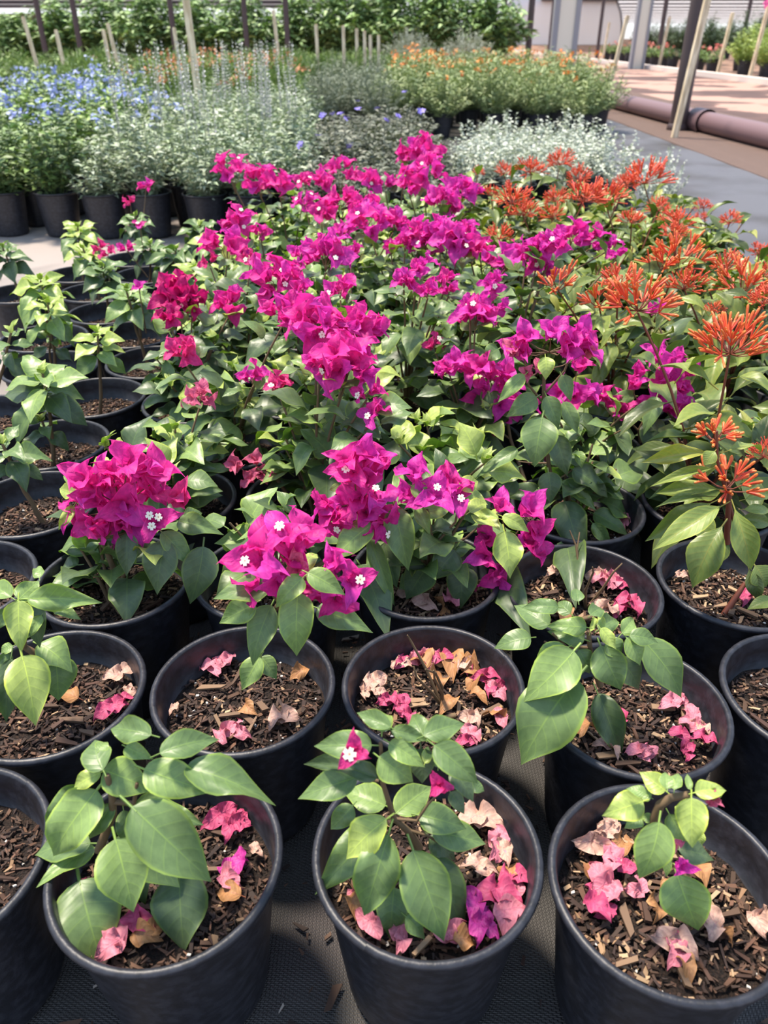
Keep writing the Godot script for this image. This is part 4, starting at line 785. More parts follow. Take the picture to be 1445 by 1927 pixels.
func build_plant(e: Dictionary, index: int) -> void:
	R.seed = 1000 + index * 7
	var fire: bool = e.k == "f"
	var x: float = e.p[0]
	var z: float = e.p[1]
	var base := Vector3(x, 0, z)
	var called := "potted_firebush" if fire else "potted_bougainvillea"
	if e.m == "bare":
		called = "nursery_pot"
	var t := thing(called, e.l, "pot" if e.m == "bare" else "potted plant", base, "potted firebushes" if fire else ("mulched pots" if e.m == "bare" else "potted bougainvilleas"))
	part(t, "pot", pot_mesh, Transform3D(Basis(Vector3.UP, rnd(0, TAU)), Vector3.ZERO))
	var s: int = e.s
	part(t, "soil", soils[index % soils.size()], Transform3D(Basis(Vector3.UP, rnd(0, TAU)), Vector3(0, SOIL - 0.004, 0)))
	var o := part(t, "bark_mulch", chips[(index % 3) + (3 if s == 1 else 0)], Transform3D(Basis(Vector3.UP, rnd(0, TAU)), Vector3(0, SOIL - 0.003, 0)), null, true)
	o.set_meta("label", "brown bark mulch")
	if z > -0.75:
		for i in 9:
			var a := rnd(0, TAU)
			var r := rnd(0.01, 0.054)
			var b := MB.new()
			var yaw := rnd(0, TAU)
			var d := Vector3(cos(yaw), rnd(-0.12, 0.12), sin(yaw)).normalized()
			var l := rnd(0.006, 0.012)
			var sd := d.cross(Vector3.UP).normalized()
			b.chip(Vector3.ZERO, d * l, Vector3.UP * rnd(0.0008, 0.0016), sd * rnd(0.0015, 0.0034), Color(0.06, 0.03, 0.02).lerp(Color(0.4, 0.26, 0.15), pow(R.randf(), 1.5) * (1.0 if s == 1 else 0.5)), rnd(0.3, 0.9), rnd(-0.5, 0.5))
			part(t, "bark_chip", b.mesh(M.chip), Transform3D(Basis(), Vector3(cos(a) * r, SOIL + 0.003, sin(a) * r)))
	if e.m == "bare" and e.l.contains("pink"):
		var b := MB.new()
		var q0 := Vector3(0.01, SOIL - 0.006, -0.01)
		for i in 4:
			var a := rnd(0, TAU)
			var d := Vector3(cos(a) * 0.03, rnd(0.04, 0.07), sin(a) * 0.03 - 0.01)
			b.tube([q0, q0 + d * 0.5 + rv() * 0.004, q0 + d, q0 + d * 1.25 + rv() * 0.008], 0.0018, 0.0008, 5)
		part(t, "dead_stem", b.mesh(M.stem))
		var st := MB.new()
		st.tube([Vector3(-0.03, SOIL + 0.004, 0.03), Vector3(0.02, SOIL + 0.006, 0.012)], 0.003, 0.0025, 6)
		part(t, "broken_twig", st.mesh(M.stem))
	var root := Vector3(rnd(-0.008, 0.008), SOIL - 0.006, rnd(-0.008, 0.008))
	if e.m == "hero":
		for q in e.S:
			var pts := []
			for i in range(1, q.size(), 3):
				pts.append(Vector3(q[i], q[i + 1], q[i + 2]) - base)
			var fine := []
			for i in pts.size() - 1:
				for k in 3:
					fine.append(pts[i].lerp(pts[i + 1], k / 3.0))
			fine.append(pts[pts.size() - 1])
			var b := MB.new()
			b.tube(fine, q[0], q[0] * 0.6, 7)
			part(t, "stem", b.mesh(M.redstem if fire else M.stem))
		for l in e.L:
			var b := Vector3(l[0], l[1], l[2]) - base
			var tp := Vector3(l[3], l[4], l[5]) - base
			var cam := (Vector3(0, 0.644, 0) - base - (b + tp) * 0.5).normalized()
			put_leaf(t, b, b + (tp - b) * (1.1 if z > -0.6 else 1.04), l[6] * (1.12 if z > -0.6 else 1.04), int(l[7]) if l[7] != 5 else 1, (cam + Vector3.UP * 0.45 + rv() * 0.28).normalized())
		for c in e.C:
			var cn := Node3D.new()
			cn.name = "flower_cluster"
			t.add_child(cn, true)
			var lines := []
			var ct := Vector3(c[1][0], c[1][1], c[1][2]) - base
			for h in c[2]:
				var at := Vector3(h[0], h[1], h[2]) - base
				var ax := Vector3(h[3], h[4], h[5])
				head(cn, at - ax * h[6] * 0.3, ax, h[6] * 0.86, int(c[0]), int(h[7]))
				lines.append([ct, ct.lerp(at, 0.5) + Vector3(0, -0.004, 0), at - ax * h[6] * 0.3])
			stalks(cn, lines, 0.0008)
		for q in e.T:
			fire_cluster(t, Vector3(q[0], q[1], q[2]) - base, q[3], int(q[4]), true)
		for c in e.get("A", []):
			var ct := Vector3(c[0], c[1], c[2]) - base
			shoot(t, root, ct + Vector3(0, -c[3] * 0.5, 0), 6, 0.45, false, 0.052, 0.1)
			cluster(t, ct, c[3], int(c[4]), int(c[5]))
		# lower foliage that fills the plants of the middle rows
		if z < -0.6 and not fire:
			var m := 5 if z > -0.9 else 6
			for i in m:
				var a := TAU * i / m + rnd(-0.4, 0.4)
				var r := rnd(0.03, 0.065)
				shoot(t, root, Vector3(cos(a) * r, rnd(0.18, 0.235), -absf(sin(a)) * r if z > -0.9 else sin(a) * r), 6, 0.4, false, 0.05, 0.2)
	elif e.m == "std":
		var tufts: Array = e.get("U", [])
		if tufts.is_empty():
			tufts = [[x + rnd(-0.025, 0.025), SOIL + rnd(0.09, 0.125), z + rnd(-0.02, 0.02), rnd(0.042, 0.055), 15, 3 if R.randf() < 0.55 else 1]]
		var first := true
		for u in tufts:
			var c := Vector3(u[0], u[1], u[2]) - base
			var rr: float = u[3]
			var tip := c + Vector3(0, rr * 0.3, 0)
			var pts := []
			var mid := root.lerp(tip, 0.5) + Vector3(rnd(-0.012, 0.012), 0, rnd(-0.01, 0.01))
			for i in 8:
				pts.append(bez(root, mid, tip, i / 7.0) + rv() * 0.0012)
			var b := MB.new()
			b.tube(pts, 0.0034 if first else 0.002, 0.0018, 6)
			part(t, "stem", b.mesh(M.stem))
			first = false
			var n := int(u[4])
			var l0 := clampf(rr * 1.15, 0.036, 0.068)
			for i in n:
				var f := (i + 0.5) / n
				var a := i * 2.39996 + rnd(-0.3, 0.3)
				var rad := Vector3(cos(a), 0, sin(a))
				var d := (rad + Vector3(0, lerpf(-0.75, 0.55, f) + rnd(-0.2, 0.2), 0)).normalized()
				var bb := bez(root, mid, tip, lerpf(0.72, 1.0, f)) + rad * 0.005
				var l := l0 * rnd(0.8, 1.2) * lerpf(1.0, 0.62, f * f)
				var tone := int(u[5]) if f > 0.45 else maxi(0, int(u[5]) - 1 - R.randi() % 2)
				put_leaf(t, bb, bb + d * l, l * rnd(0.55, 0.72), tone, (Vector3.UP - rad * 0.2 + Vector3(0, 0, 0.35) + rv() * 0.25).normalized())
			tip_buds(t, tip)
		for c in e.get("A", []):
			var ct := Vector3(c[0], c[1], c[2]) - base
			stalks(t, [[root.lerp(ct, 0.55), root.lerp(ct, 0.8), ct]], 0.0013, "branch")
			cluster(t, ct, c[3], int(c[4]), int(c[5]))
	elif e.m == "bush":
		for c in e.get("A", []):
			var ct := Vector3(c[0], c[1], c[2]) - base
			shoot(t, root, ct + Vector3(0, -c[3] * 0.5, 0), 7, 0.45, false, 0.052, 0.1)
			cluster(t, ct, c[3], int(c[4]), int(c[5]))
		for c in e.get("B", []):
			var ct := Vector3(c[0], c[1], c[2]) - base
			shoot(t, root, ct + Vector3(0, -c[3] * 0.4, 0), 9, 0.4, true, 0.068, 0.0)
			fire_cluster(t, ct, c[3], int(c[4]), c[3] > 0.03 and z > -1.35)
		var have: int = e.get("A", []).size() + e.get("B", []).size()
		var m := maxi(3, 8 - have)
		for i in m:
			var a := TAU * i / m + rnd(-0.4, 0.4)
			var r := rnd(0.02, 0.075)
			var hgt := rnd(0.2, 0.27) if not fire else rnd(0.2, 0.29)
			var tip := Vector3(cos(a) * r, hgt, sin(a) * r)
			shoot(t, root, tip, 8 if not fire else 8, 0.35, fire, 0.052 if not fire else 0.07, 0.6)
			tip_buds(t, tip)

# ------------------------------------------------------------------ bedding plants behind: one foliage mesh of many small real leaves
func foliage(seed_: int, stems: int, per: int, rad: float, h0: float, h1: float, ll: float, lw: float, cols: Array, arch: float, up: float) -> ArrayMesh:
	R.seed = seed_
	var m := MB.new()
	for i in stems:
		var a := rnd(0, TAU)
		var k := sqrt(R.randf())
		var top := Vector3(cos(a) * rad * k, lerpf(h1, h0 + (h1 - h0) * 0.45, k * k) * rnd(0.85, 1.1), sin(a) * rad * k)
		var o := Vector3(cos(a) * 0.03 * k, h0, sin(a) * 0.03 * k)
		var mid := o.lerp(top, 0.5) + Vector3(0, arch * (top.y - h0), 0)
		var stemc: Color = cols[0]
		m.tube([o, bez(o, mid, top, 0.35), bez(o, mid, top, 0.7), top], ll * 0.05, ll * 0.03, 3, stemc)
		for j in per:
			var t := lerpf(0.12, 1.0, (j + R.randf()) / per)
			var p := bez(o, mid, top, t)
			var g := rnd(0, TAU)
			var d := (Vector3(cos(g), rnd(-0.25, 0.5) + up, sin(g))).normalized()
			var l := ll * rnd(0.7, 1.25)
			var u := (Vector3.UP + rv() * 0.6).normalized()
			var s := d.cross(u).normalized() * l * lw * 0.5
			var nn := s.cross(d).normalized()
			var c: Color = cols[R.randi() % cols.size()]
			c = c * rnd(0.85, 1.15)
			c.a = 1.0
			var b := m.p(p, Vector2.ZERO, c)
			var e1 := m.p(p + d * l * 0.45 + s + nn * l * 0.05, Vector2.ZERO, c)
			var e2 := m.p(p + d * l * 0.45 - s + nn * l * 0.05, Vector2.ZERO, c)
			var mm := m.p(p + d * l * 0.5, Vector2.ZERO, c)
			var tp := m.p(p + d * l - Vector3(0, l * 0.15, 0), Vector2.ZERO, c)
			m.t(b, e1, mm)
			m.t(b, mm, e2)
			m.t(e1, tp, mm)
			m.t(mm, tp, e2)
	return m.mesh(M.foliage)

func blooms(seed_: int, groups: int, per: int, rad: float, y0: float, y1: float, spread: float, size: float, cols: Array) -> ArrayMesh:
	R.seed = seed_
	var m := MB.new()
	for i in groups:
		var a := rnd(0, TAU)
		var k := sqrt(R.randf())
		var ctr := Vector3(cos(a) * rad * k, lerpf(y1, y0, k * k) * rnd(0.95, 1.08), sin(a) * rad * k)
		for j in per:
			var at := ctr + rv() * Vector3(1, 0.6, 1) * spread
			var up := (Vector3.UP + rv() * 0.9 + Vector3(0, 0, 0.4)).normalized()
			var u := up.cross(rv()).normalized()
			var w := up.cross(u)
			var c: Color = cols[R.randi() % cols.size()]
			var mid := m.p(at, Vector2.ZERO, c)
			for f in 5:
				var g := TAU * f / 5
				var p0 := m.p(at + (u * cos(g - 0.5) + w * sin(g - 0.5)) * size * 0.75 + up * size * 0.1, Vector2.ZERO, c)
				var p1 := m.p(at + (u * cos(g) + w * sin(g)) * size, Vector2.ZERO, c)
				var p2 := m.p(at + (u * cos(g + 0.5) + w * sin(g + 0.5)) * size * 0.75 + up * size * 0.1, Vector2.ZERO, c)
				m.t(mid, p1, p0)
				m.t(mid, p2, p1)
	return m.mesh(M.petal)

func spikes(seed_: int, n: int, rad: float, y0: float, y1: float, cols: Array) -> ArrayMesh:
	R.seed = seed_
	var m := MB.new()
	for i in n:
		var a := rnd(0, TAU)
		var k := R.randf()
		var o := Vector3(cos(a) * rad * k * 0.6, y0, sin(a) * rad * k * 0.6)
		var h := rnd(0.7, 1.05) * (y1 - y0)
		var top := o + Vector3(rnd(-0.12, 0.12) * h, h, rnd(-0.12, 0.12) * h)
		m.tube([o, o.lerp(top, 0.5), top], 0.0016, 0.0009, 3, Color(0.42, 0.44, 0.38))
		for j in 16:
			var t := 0.3 + 0.7 * j / 16.0
			var p := o.lerp(top, t)
			for q in 4:
				var g := rnd(0, TAU)
				var d := Vector3(cos(g), 0.6, sin(g)) * rnd(0.004, 0.0085)
				var c: Color = cols[R.randi() % cols.size()]
				var s := Vector3(-sin(g), 0, cos(g)) * 0.003
				m.t(m.p(p, Vector2.ZERO, c), m.p(p + d + s, Vector2.ZERO, c), m.p(p + d - s + Vector3(0, 0.003, 0), Vector2.ZERO, c))
	return m.mesh(M.foliage)

func bed(called: String, label: String, category: String, group: String, x0: float, x1: float, z0: float, z1: float, dx: float, dz: float, leafs: Array, flowers: Array, pot_rows: int, fchance: float, seed_: int, skew := 0.0, extra := []) -> void:
	R.seed = seed_
	var z := z0
	var row := 0
	while z >= z1:
		var x := x0 + (dx * 0.5 if row % 2 else 0.0) + skew * (z0 - z)
		var col := 0
		while x <= x1 + skew * (z0 - z):
			var at := Vector3(x + rnd(-0.02, 0.02), 0, z + rnd(-0.02, 0.02))
			var t := thing(called, "%s, %s row back, %s from left" % [label, ORD[row], ORD[mini(col, 19)]], category, at, group)
			col += 1
			if true:
				part(t, "pot", pot_mesh, Transform3D(Basis(Vector3.UP, rnd(0, 6)), Vector3.ZERO))
				part(t, "soil", soils[0], Transform3D(Basis(), Vector3(0, SOIL, 0)))
			var k := rnd(0.88, 1.12)
			part(t, "foliage", leafs[R.randi() % leafs.size()], Transform3D(Basis(Vector3.UP, rnd(0, TAU)).scaled(Vector3(1, k, 1)), Vector3.ZERO), null, true)
			if flowers and R.randf() < fchance:
				part(t, "blossoms", flowers[R.randi() % flowers.size()], Transform3D(Basis(Vector3.UP, rnd(0, TAU)).scaled(Vector3(1, k, 1)), Vector3.ZERO), null, true)
			if extra and R.randf() < 0.42:
				part(t, "flower_spikes", extra[R.randi() % extra.size()], Transform3D(Basis(Vector3.UP, rnd(0, TAU)), Vector3.ZERO), null, true)
			x += dx
		z -= dz
		row += 1

func stake(b: Vector3, t: Vector3, label: String, w := 0.011) -> void:
	var o := thing("wooden_stake", label, "stake", b, "wooden bed stakes")
	var d := t - b
	var m := MB.new()
	var x := Vector3(1, 0, 0) * w
	m.box(d * 0.5, x, d * 0.5, Vector3(0, 0, w))
	m.box(d + d.normalized() * 0.004, x * 0.7, d.normalized() * 0.004, Vector3(0, 0, w * 0.7))
	part(o, "shaft", m.mesh(M.wood))

func post(called: String, label: String, b: Vector3, h: float, r: float, m: Material) -> void:
	var o := thing(called, label, "post", b, "shade house posts")
	var k := MB.new()
	k.lathe([Vector2(0.001, 0), Vector2(r * 1.0, 0.0), Vector2(r, 0.04), Vector2(r, h), Vector2(0.001, h)], 20)
	part(o, "shaft", k.mesh(m))
	var f := MB.new()
	f.lathe([Vector2(r, 0.0), Vector2(r * 1.25, 0.0), Vector2(r * 1.22, 0.03), Vector2(r * 1.0, 0.05)], 20)
	part(o, "footing", f.mesh(m))

func _ready() -> void:
	# ---------------------------------------------------------------- camera, sky, sun, exposure
	var cam := Camera3D.new()
	cam.name = "camera"
	cam.fov = 66.99
	cam.near = 0.02
	cam.far = 400.0
	cam.position = Vector3(0, 0.644, 0)
	cam.rotation_degrees = Vector3(-31.7, 0, 0)
	var lens := CameraAttributesPhysical.new()
	lens.frustum_focal_length = 18.134
	lens.frustum_focus_distance = 0.74
	lens.frustum_near = 0.02
	lens.frustum_far = 400.0
	lens.exposure_aperture = 6.8
	cam.attributes = lens
	add_child(cam)
	cam.current = true
	cam.fov = 66.99
	var env := Environment.new()
	env.background_mode = Environment.BG_SKY
	env.sky = Sky.new()
	var sky := ProceduralSkyMaterial.new()
	sky.sky_top_color = Color(0.62, 0.72, 0.86)
	sky.sky_horizon_color = Color(0.93, 0.94, 0.95)
	sky.ground_bottom_color = Color(0.35, 0.32, 0.3)
	sky.ground_horizon_color = Color(0.8, 0.78, 0.76)
	sky.sky_energy_multiplier = 1.0
	env.sky.sky_material = sky
	env.background_energy_multiplier = 1.25
	env.tonemap_mode = Environment.TONE_MAPPER_LINEAR
	env.tonemap_exposure = 1.45
	env.sdfgi_enabled = true
	env.ssao_enabled = true
	env.ssil_enabled = true
	var we := WorldEnvironment.new()
	we.name = "world_environment"
	we.environment = env
	add_child(we)
	var sun := DirectionalLight3D.new()
	sun.name = "sun"
	sun.light_color = Color(1.0, 0.95, 0.88)
	sun.light_energy = 1.75
	sun.light_angular_distance = 8.0
	sun.shadow_enabled = true
	add_child(sun)
	sun.look_at_from_position(Vector3(-0.45, 1.6, -0.35), Vector3.ZERO, Vector3.FORWARD)
	materials()
	ground()
	litter()
	background()
	# ---------------------------------------------------------------- pots
	for i in PLANTS.size():
		build_plant(PLANTS[i], i)
	fallen()

func materials() -> void:
	R.seed = 3
	var pot := mat(Color(0.18, 0.186, 0.212), 0.46)
	pot.albedo_texture = noise_tex(0.02, [[0.0, Color(0.58, 0.58, 0.6)], [0.45, Color(0.72, 0.72, 0.74)], [0.6, Color(0.86, 0.86, 0.9)], [0.75, Color(1, 1, 1)]], 512, 4, 6)
	pot.uv1_triplanar = true
	pot.uv1_scale = Vector3(7, 7, 7)
	pot.heightmap_enabled = true
	pot.heightmap_texture = noise_tex(0.05, [[0.0, Color.BLACK], [1.0, Color.WHITE]], 512, 8, 3)
	pot.heightmap_scale = 0.02
	M.pot = pot
	var soil := mat(Color(0.2, 0.15, 0.12), 0.95)
	soil.albedo_texture = noise_tex(0.06, [[0.2, Color(0.35, 0.3, 0.28)], [0.55, Color(0.75, 0.68, 0.62)], [0.8, Color(1, 0.95, 0.9)]], 512, 12, 5)
	soil.uv1_triplanar = true
	soil.uv1_scale = Vector3(12, 12, 12)
	soil.heightmap_enabled = true
	soil.heightmap_texture = noise_tex(0.07, [[0.0, Color.BLACK], [1.0, Color.WHITE]], 512, 13, 4)
	soil.heightmap_scale = 0.25
	M.soil = soil
	M.chip = vmat(0.8)
	M.vfl = vmat(0.5, Color(0.3, 0.3, 0.25))
	M.fire = vmat(0.45, Color(0.25, 0.06, 0.02))
	M.foliage = vmat(0.55, Color(0.35, 0.4, 0.15))
	M.petal = vmat(0.6, Color(0.4, 0.4, 0.4))
	M.stem = mat(Color(0.42, 0.34, 0.24), 0.75)
	M.redstem = mat(Color(0.46, 0.24, 0.17), 0.6)
	M.wood = mat(Color(0.95, 0.88, 0.76), 0.7)
	M.wood.albedo_texture = noise_tex(0.02, [[0.2, Color(0.8, 0.76, 0.7)], [0.8, Color(1, 1, 1)]], 256, 21, 4)
	M.wood.uv1_triplanar = true
	M.wood.uv1_scale = Vector3(8, 1, 8)
	# leaf blades: pigment texture times four greens
	var bt := leaf_tex(7, 0.2, Color(0.98, 1.0, 0.8), Color(1.0, 1.0, 0.72), Color(0.74, 0.77, 0.74), Color(0.85, 0.87, 0.83), 5)
	var bb := vein_bump(7, 0.2)
	var ft := leaf_tex(9, 0.24, Color(1.0, 0.86, 0.72), Color(0.98, 0.94, 0.7), Color(0.74, 0.77, 0.7), Color(0.85, 0.87, 0.8), 6)
	var fb := vein_bump(9, 0.24)
	var tones := [Color(0.4, 0.48, 0.34), Color(0.51, 0.61, 0.39), Color(0.62, 0.72, 0.44), Color(0.78, 0.84, 0.47)]
	var tonef := [Color(0.4, 0.46, 0.28), Color(0.52, 0.59, 0.33), Color(0.64, 0.7, 0.39), Color(0.72, 0.72, 0.38)]
	for i in 4:
		for kind in ["boug", "fire"]:
			var m := mat(tones[i] if kind == "boug" else tonef[i], 0.42, Color(0.5, 0.62, 0.2))
			m.albedo_texture = bt if kind == "boug" else ft
			m.heightmap_enabled = true
			m.heightmap_texture = bb if kind == "boug" else fb
			m.heightmap_scale = 0.016
			M[kind + str(i)] = m
	leaves.boug = []
	leaves.fire = []
	for i in 12:
		leaves.boug.append(leaf_mesh(false, rnd(0.88, 1.15), rnd(0.12, 0.45), rnd(0.05, 0.32), rnd(0.05, 0.2), rnd(-0.28, 0.28), rnd(-0.12, 0.12), rnd(0, 6)))
		leaves.fire.append(leaf_mesh(true, rnd(0.9, 1.1), rnd(0.2, 0.5), rnd(0.12, 0.35), rnd(0.04, 0.12), rnd(-0.25, 0.25), rnd(-0.12, 0.12), rnd(0, 6)))
	var brt := leaf_tex(6, 0.3, Color(0.86, 0.72, 0.86), Color(1, 1, 1), Color(0.84, 0.84, 0.86), Color(1, 1, 1), 9)
	var brb := vein_bump(6, 0.3)
	# magenta, violet magenta, crimson, (spare), hot pink, bud pink, faded pink, tan, mauve, brown
	var bc := [Color(0.97, 0.22, 0.66), Color(0.95, 0.25, 0.74), Color(0.86, 0.13, 0.5), Color(0.9, 0.1, 0.6), Color(0.96, 0.25, 0.58), Color(0.95, 0.47, 0.62), Color(0.87, 0.52, 0.58), Color(0.83, 0.67, 0.59), Color(0.74, 0.2, 0.56), Color(0.72, 0.52, 0.33), Color(0.78, 0.3, 0.46)]
	for i in bc.size():
		var k: Color = bc[i]
		var m := mat(k, 0.6, Color(0.95, 0.95, 0.95) if i < 6 else Color(0.45, 0.45, 0.45))
		m.albedo_texture = brt
		m.heightmap_enabled = true
		m.heightmap_texture = brb
		m.heightmap_scale = 0.03
		M["bract" + str(i)] = m
	for i in 6:
		bracts.append(bract_mesh(rnd(0.25, 0.9), rnd(0.5, 1.3), rnd(0, 6)))
	pot_mesh = make_pot()
	for i in 6:
		chips.append(make_chips(50 + i, 0.0 if i < 3 else 1.0))
	for i in 4:
		soils.append(make_soil(70 + i))
	floret = make_floret()
	for i in 3:
		tube_mesh.append(make_tube(i))
	for i in 4:
		tuft_mesh.append(make_tuft(90 + i, 65))

func weave() -> ImageTexture:
	var im := Image.create(256, 256, false, Image.FORMAT_L8)
	for y in 256:
		for x in 256:
			var k := 0.5 + 0.5 * (sin(TAU * x / 16.0) if (x / 16 + y / 8) % 2 == 0 else sin(TAU * y / 8.0))
			im.set_pixel(x, y, Color(k, k, k))
	return ImageTexture.create_from_image(im)

func ground() -> void:
	# woven weed cloth with sandy dust lying on it and sky sheen painted in
	var f := FastNoiseLite.new()
	f.seed = 2
	f.frequency = 1.6
	f.fractal_octaves = 5
	var m := MB.new()
	var nx := 150
	var nz := 220
	for j in nz + 1:
		for i in nx + 1:
			var x := lerpf(-5.0, 2.15, float(i) / nx)
			var z := lerpf(0.6, -11.0, float(j) / nz)
			var k := f.get_noise_2d(x, z)
			var fine := f.get_noise_2d(x * 9.0 + 40.0, z * 9.0)
			var cloth := Color(0.04, 0.036, 0.034).lerp(Color(0.085, 0.078, 0.074), clampf(0.5 + fine, 0, 1))
			# grey sky reflection painted into the right hand aisle, pinkish sand on the left
			var sheen := smoothstep(0.75, 1.0, x) * clampf(0.75 + 1.2 * k, 0, 1)
			cloth = cloth.lerp(Color(0.15, 0.15, 0.172), sheen)
			var sand := smoothstep(-0.62, -0.8, x) * smoothstep(-1.2, -1.7, z) * clampf(0.85 + 1.3 * k + 0.6 * fine, 0, 1)
			cloth = cloth.lerp(Color(0.55, 0.47, 0.42), sand * 0.9)
			m.p(Vector3(x, 0.004 * k, z), Vector2(x, z), cloth)
	for j in nz:
		for i in nx:
			var o := j * (nx + 1) + i
			m.q(o, o + nx + 1, o + nx + 2, o + 1)
	var fm := vmat(0.62)
	fm.heightmap_enabled = true
	fm.heightmap_texture = weave()
	fm.heightmap_scale = 0.12
	fm.uv1_triplanar = true
	fm.uv1_world_triplanar = true
	fm.uv1_scale = Vector3(20, 20, 20)
	struct("floor", m.mesh(fm)).set_meta("label", "dark woven weed cloth floor dusted with sand, sky sheen painted in at right")
	var soil := mat(Color(0.62, 0.5, 0.42), 0.9)
	soil.albedo_texture = noise_tex(0.012, [[0.25, Color(0.62, 0.58, 0.56)], [0.5, Color(0.86, 0.82, 0.78)], [0.75, Color(1, 0.98, 0.95)]], 512, 33, 5)
	soil.uv1_triplanar = true
	soil.uv1_world_triplanar = true
	soil.uv1_scale = Vector3(0.35, 0.35, 0.35)
	var g := MB.new()
	g.box(Vector3(0, -0.16, -70), Vector3(90, 0, 0), Vector3(0, 0.14, 0), Vector3(0, 0, 75))
	struct("ground", g.mesh(soil)).set_meta("label", "bare beige earth around the nursery beds")
	# gravel strip, dark damp path with pale dry patches, concrete kerb
	var gravel := mat(Color(0.74, 0.64, 0.59), 0.95)
	gravel.albedo_texture = noise_tex(0.2, [[0.2, Color(0.5, 0.45, 0.42)], [0.5, Color(0.8, 0.76, 0.74)], [0.8, Color(1, 1, 1)]], 512, 35, 3)
	gravel.uv1_triplanar = true
	gravel.uv1_world_triplanar = true
	gravel.uv1_scale = Vector3(4, 4, 4)
	gravel.heightmap_enabled = true
	gravel.heightmap_texture = noise_tex(0.2, [[0.0, Color.BLACK], [1.0, Color.WHITE]], 512, 35, 3)
	gravel.heightmap_scale = 1.0
	var gs := MB.new()
	gs.box(Vector3(2.62, -0.015, -12), Vector3(0.62, 0, 0), Vector3(0, 0.02, 0), Vector3(0, 0, 13))
	struct("gravel_strip", gs.mesh(gravel)).set_meta("label", "brown gravel strip along the pipe")
	var path := mat(Color(0.68, 0.57, 0.52), 0.85)
	path.albedo_texture = noise_tex(0.006, [[0.3, Color(0.5, 0.45, 0.45)], [0.5, Color(0.62, 0.56, 0.55)], [0.57, Color(1, 0.95, 0.92)]], 512, 37, 4)
	path.uv1_triplanar = true
	path.uv1_world_triplanar = true
	path.uv1_scale = Vector3(0.25, 0.25, 0.25)
	var ps := MB.new()
	ps.box(Vector3(4.4, -0.02, -18), Vector3(1.3, 0, 0), Vector3(0, 0.02, 0), Vector3(0, 0, 19))
	struct("path", ps.mesh(path)).set_meta("label", "brown dirt path with pale dry patches")
	var kerb := MB.new()
	kerb.box(Vector3(5.72, 0.03, -20), Vector3(0.07, 0, 0), Vector3(0, 0.05, 0), Vector3(0, 0, 20))
	struct("kerb", kerb.mesh(mat(Color(0.86, 0.8, 0.76), 0.8))).set_meta("label", "pale concrete kerb edging the far bed")

func litter() -> void:
	R.seed = 808
	var m := MB.new()
	for i in 2600:
		var x := rnd(-0.55, 0.55)
		var z := rnd(-0.75, -0.02)
		var under := false
		for e in PLANTS:
			if absf(e.p[0] - x) < 0.068 and absf(e.p[1] - z) < 0.068:
				under = true
		if under:
			continue
		var big := R.randf() < 0.1
		var l := rnd(0.0012, 0.004) if not big else rnd(0.005, 0.012)
		var yaw := rnd(0, TAU)
		var d := Vector3(cos(yaw), rnd(-0.1, 0.1), sin(yaw)).normalized()
		var k := Color(0.03, 0.018, 0.013).lerp(Color(0.16, 0.085, 0.055), pow(R.randf(), 1.7))
		if R.randf() < 0.05:
			k = Color(0.4, 0.34, 0.28)
		m.chip(Vector3(x, 0.0035 + rnd(0, 0.002), z), d * l, Vector3.UP * rnd(0.0004, 0.0012), d.cross(Vector3.UP).normalized() * l * rnd(0.2, 0.5), k, rnd(0.3, 0.9), rnd(-0.5, 0.5))
	var o := thing("bark_litter", "spilled bark and soil crumbs on the weed cloth between the front pots", "litter")
	o.set_meta("kind", "stuff")
	part(o, "crumbs", m.mesh(M.chip), Transform3D(), null, true)

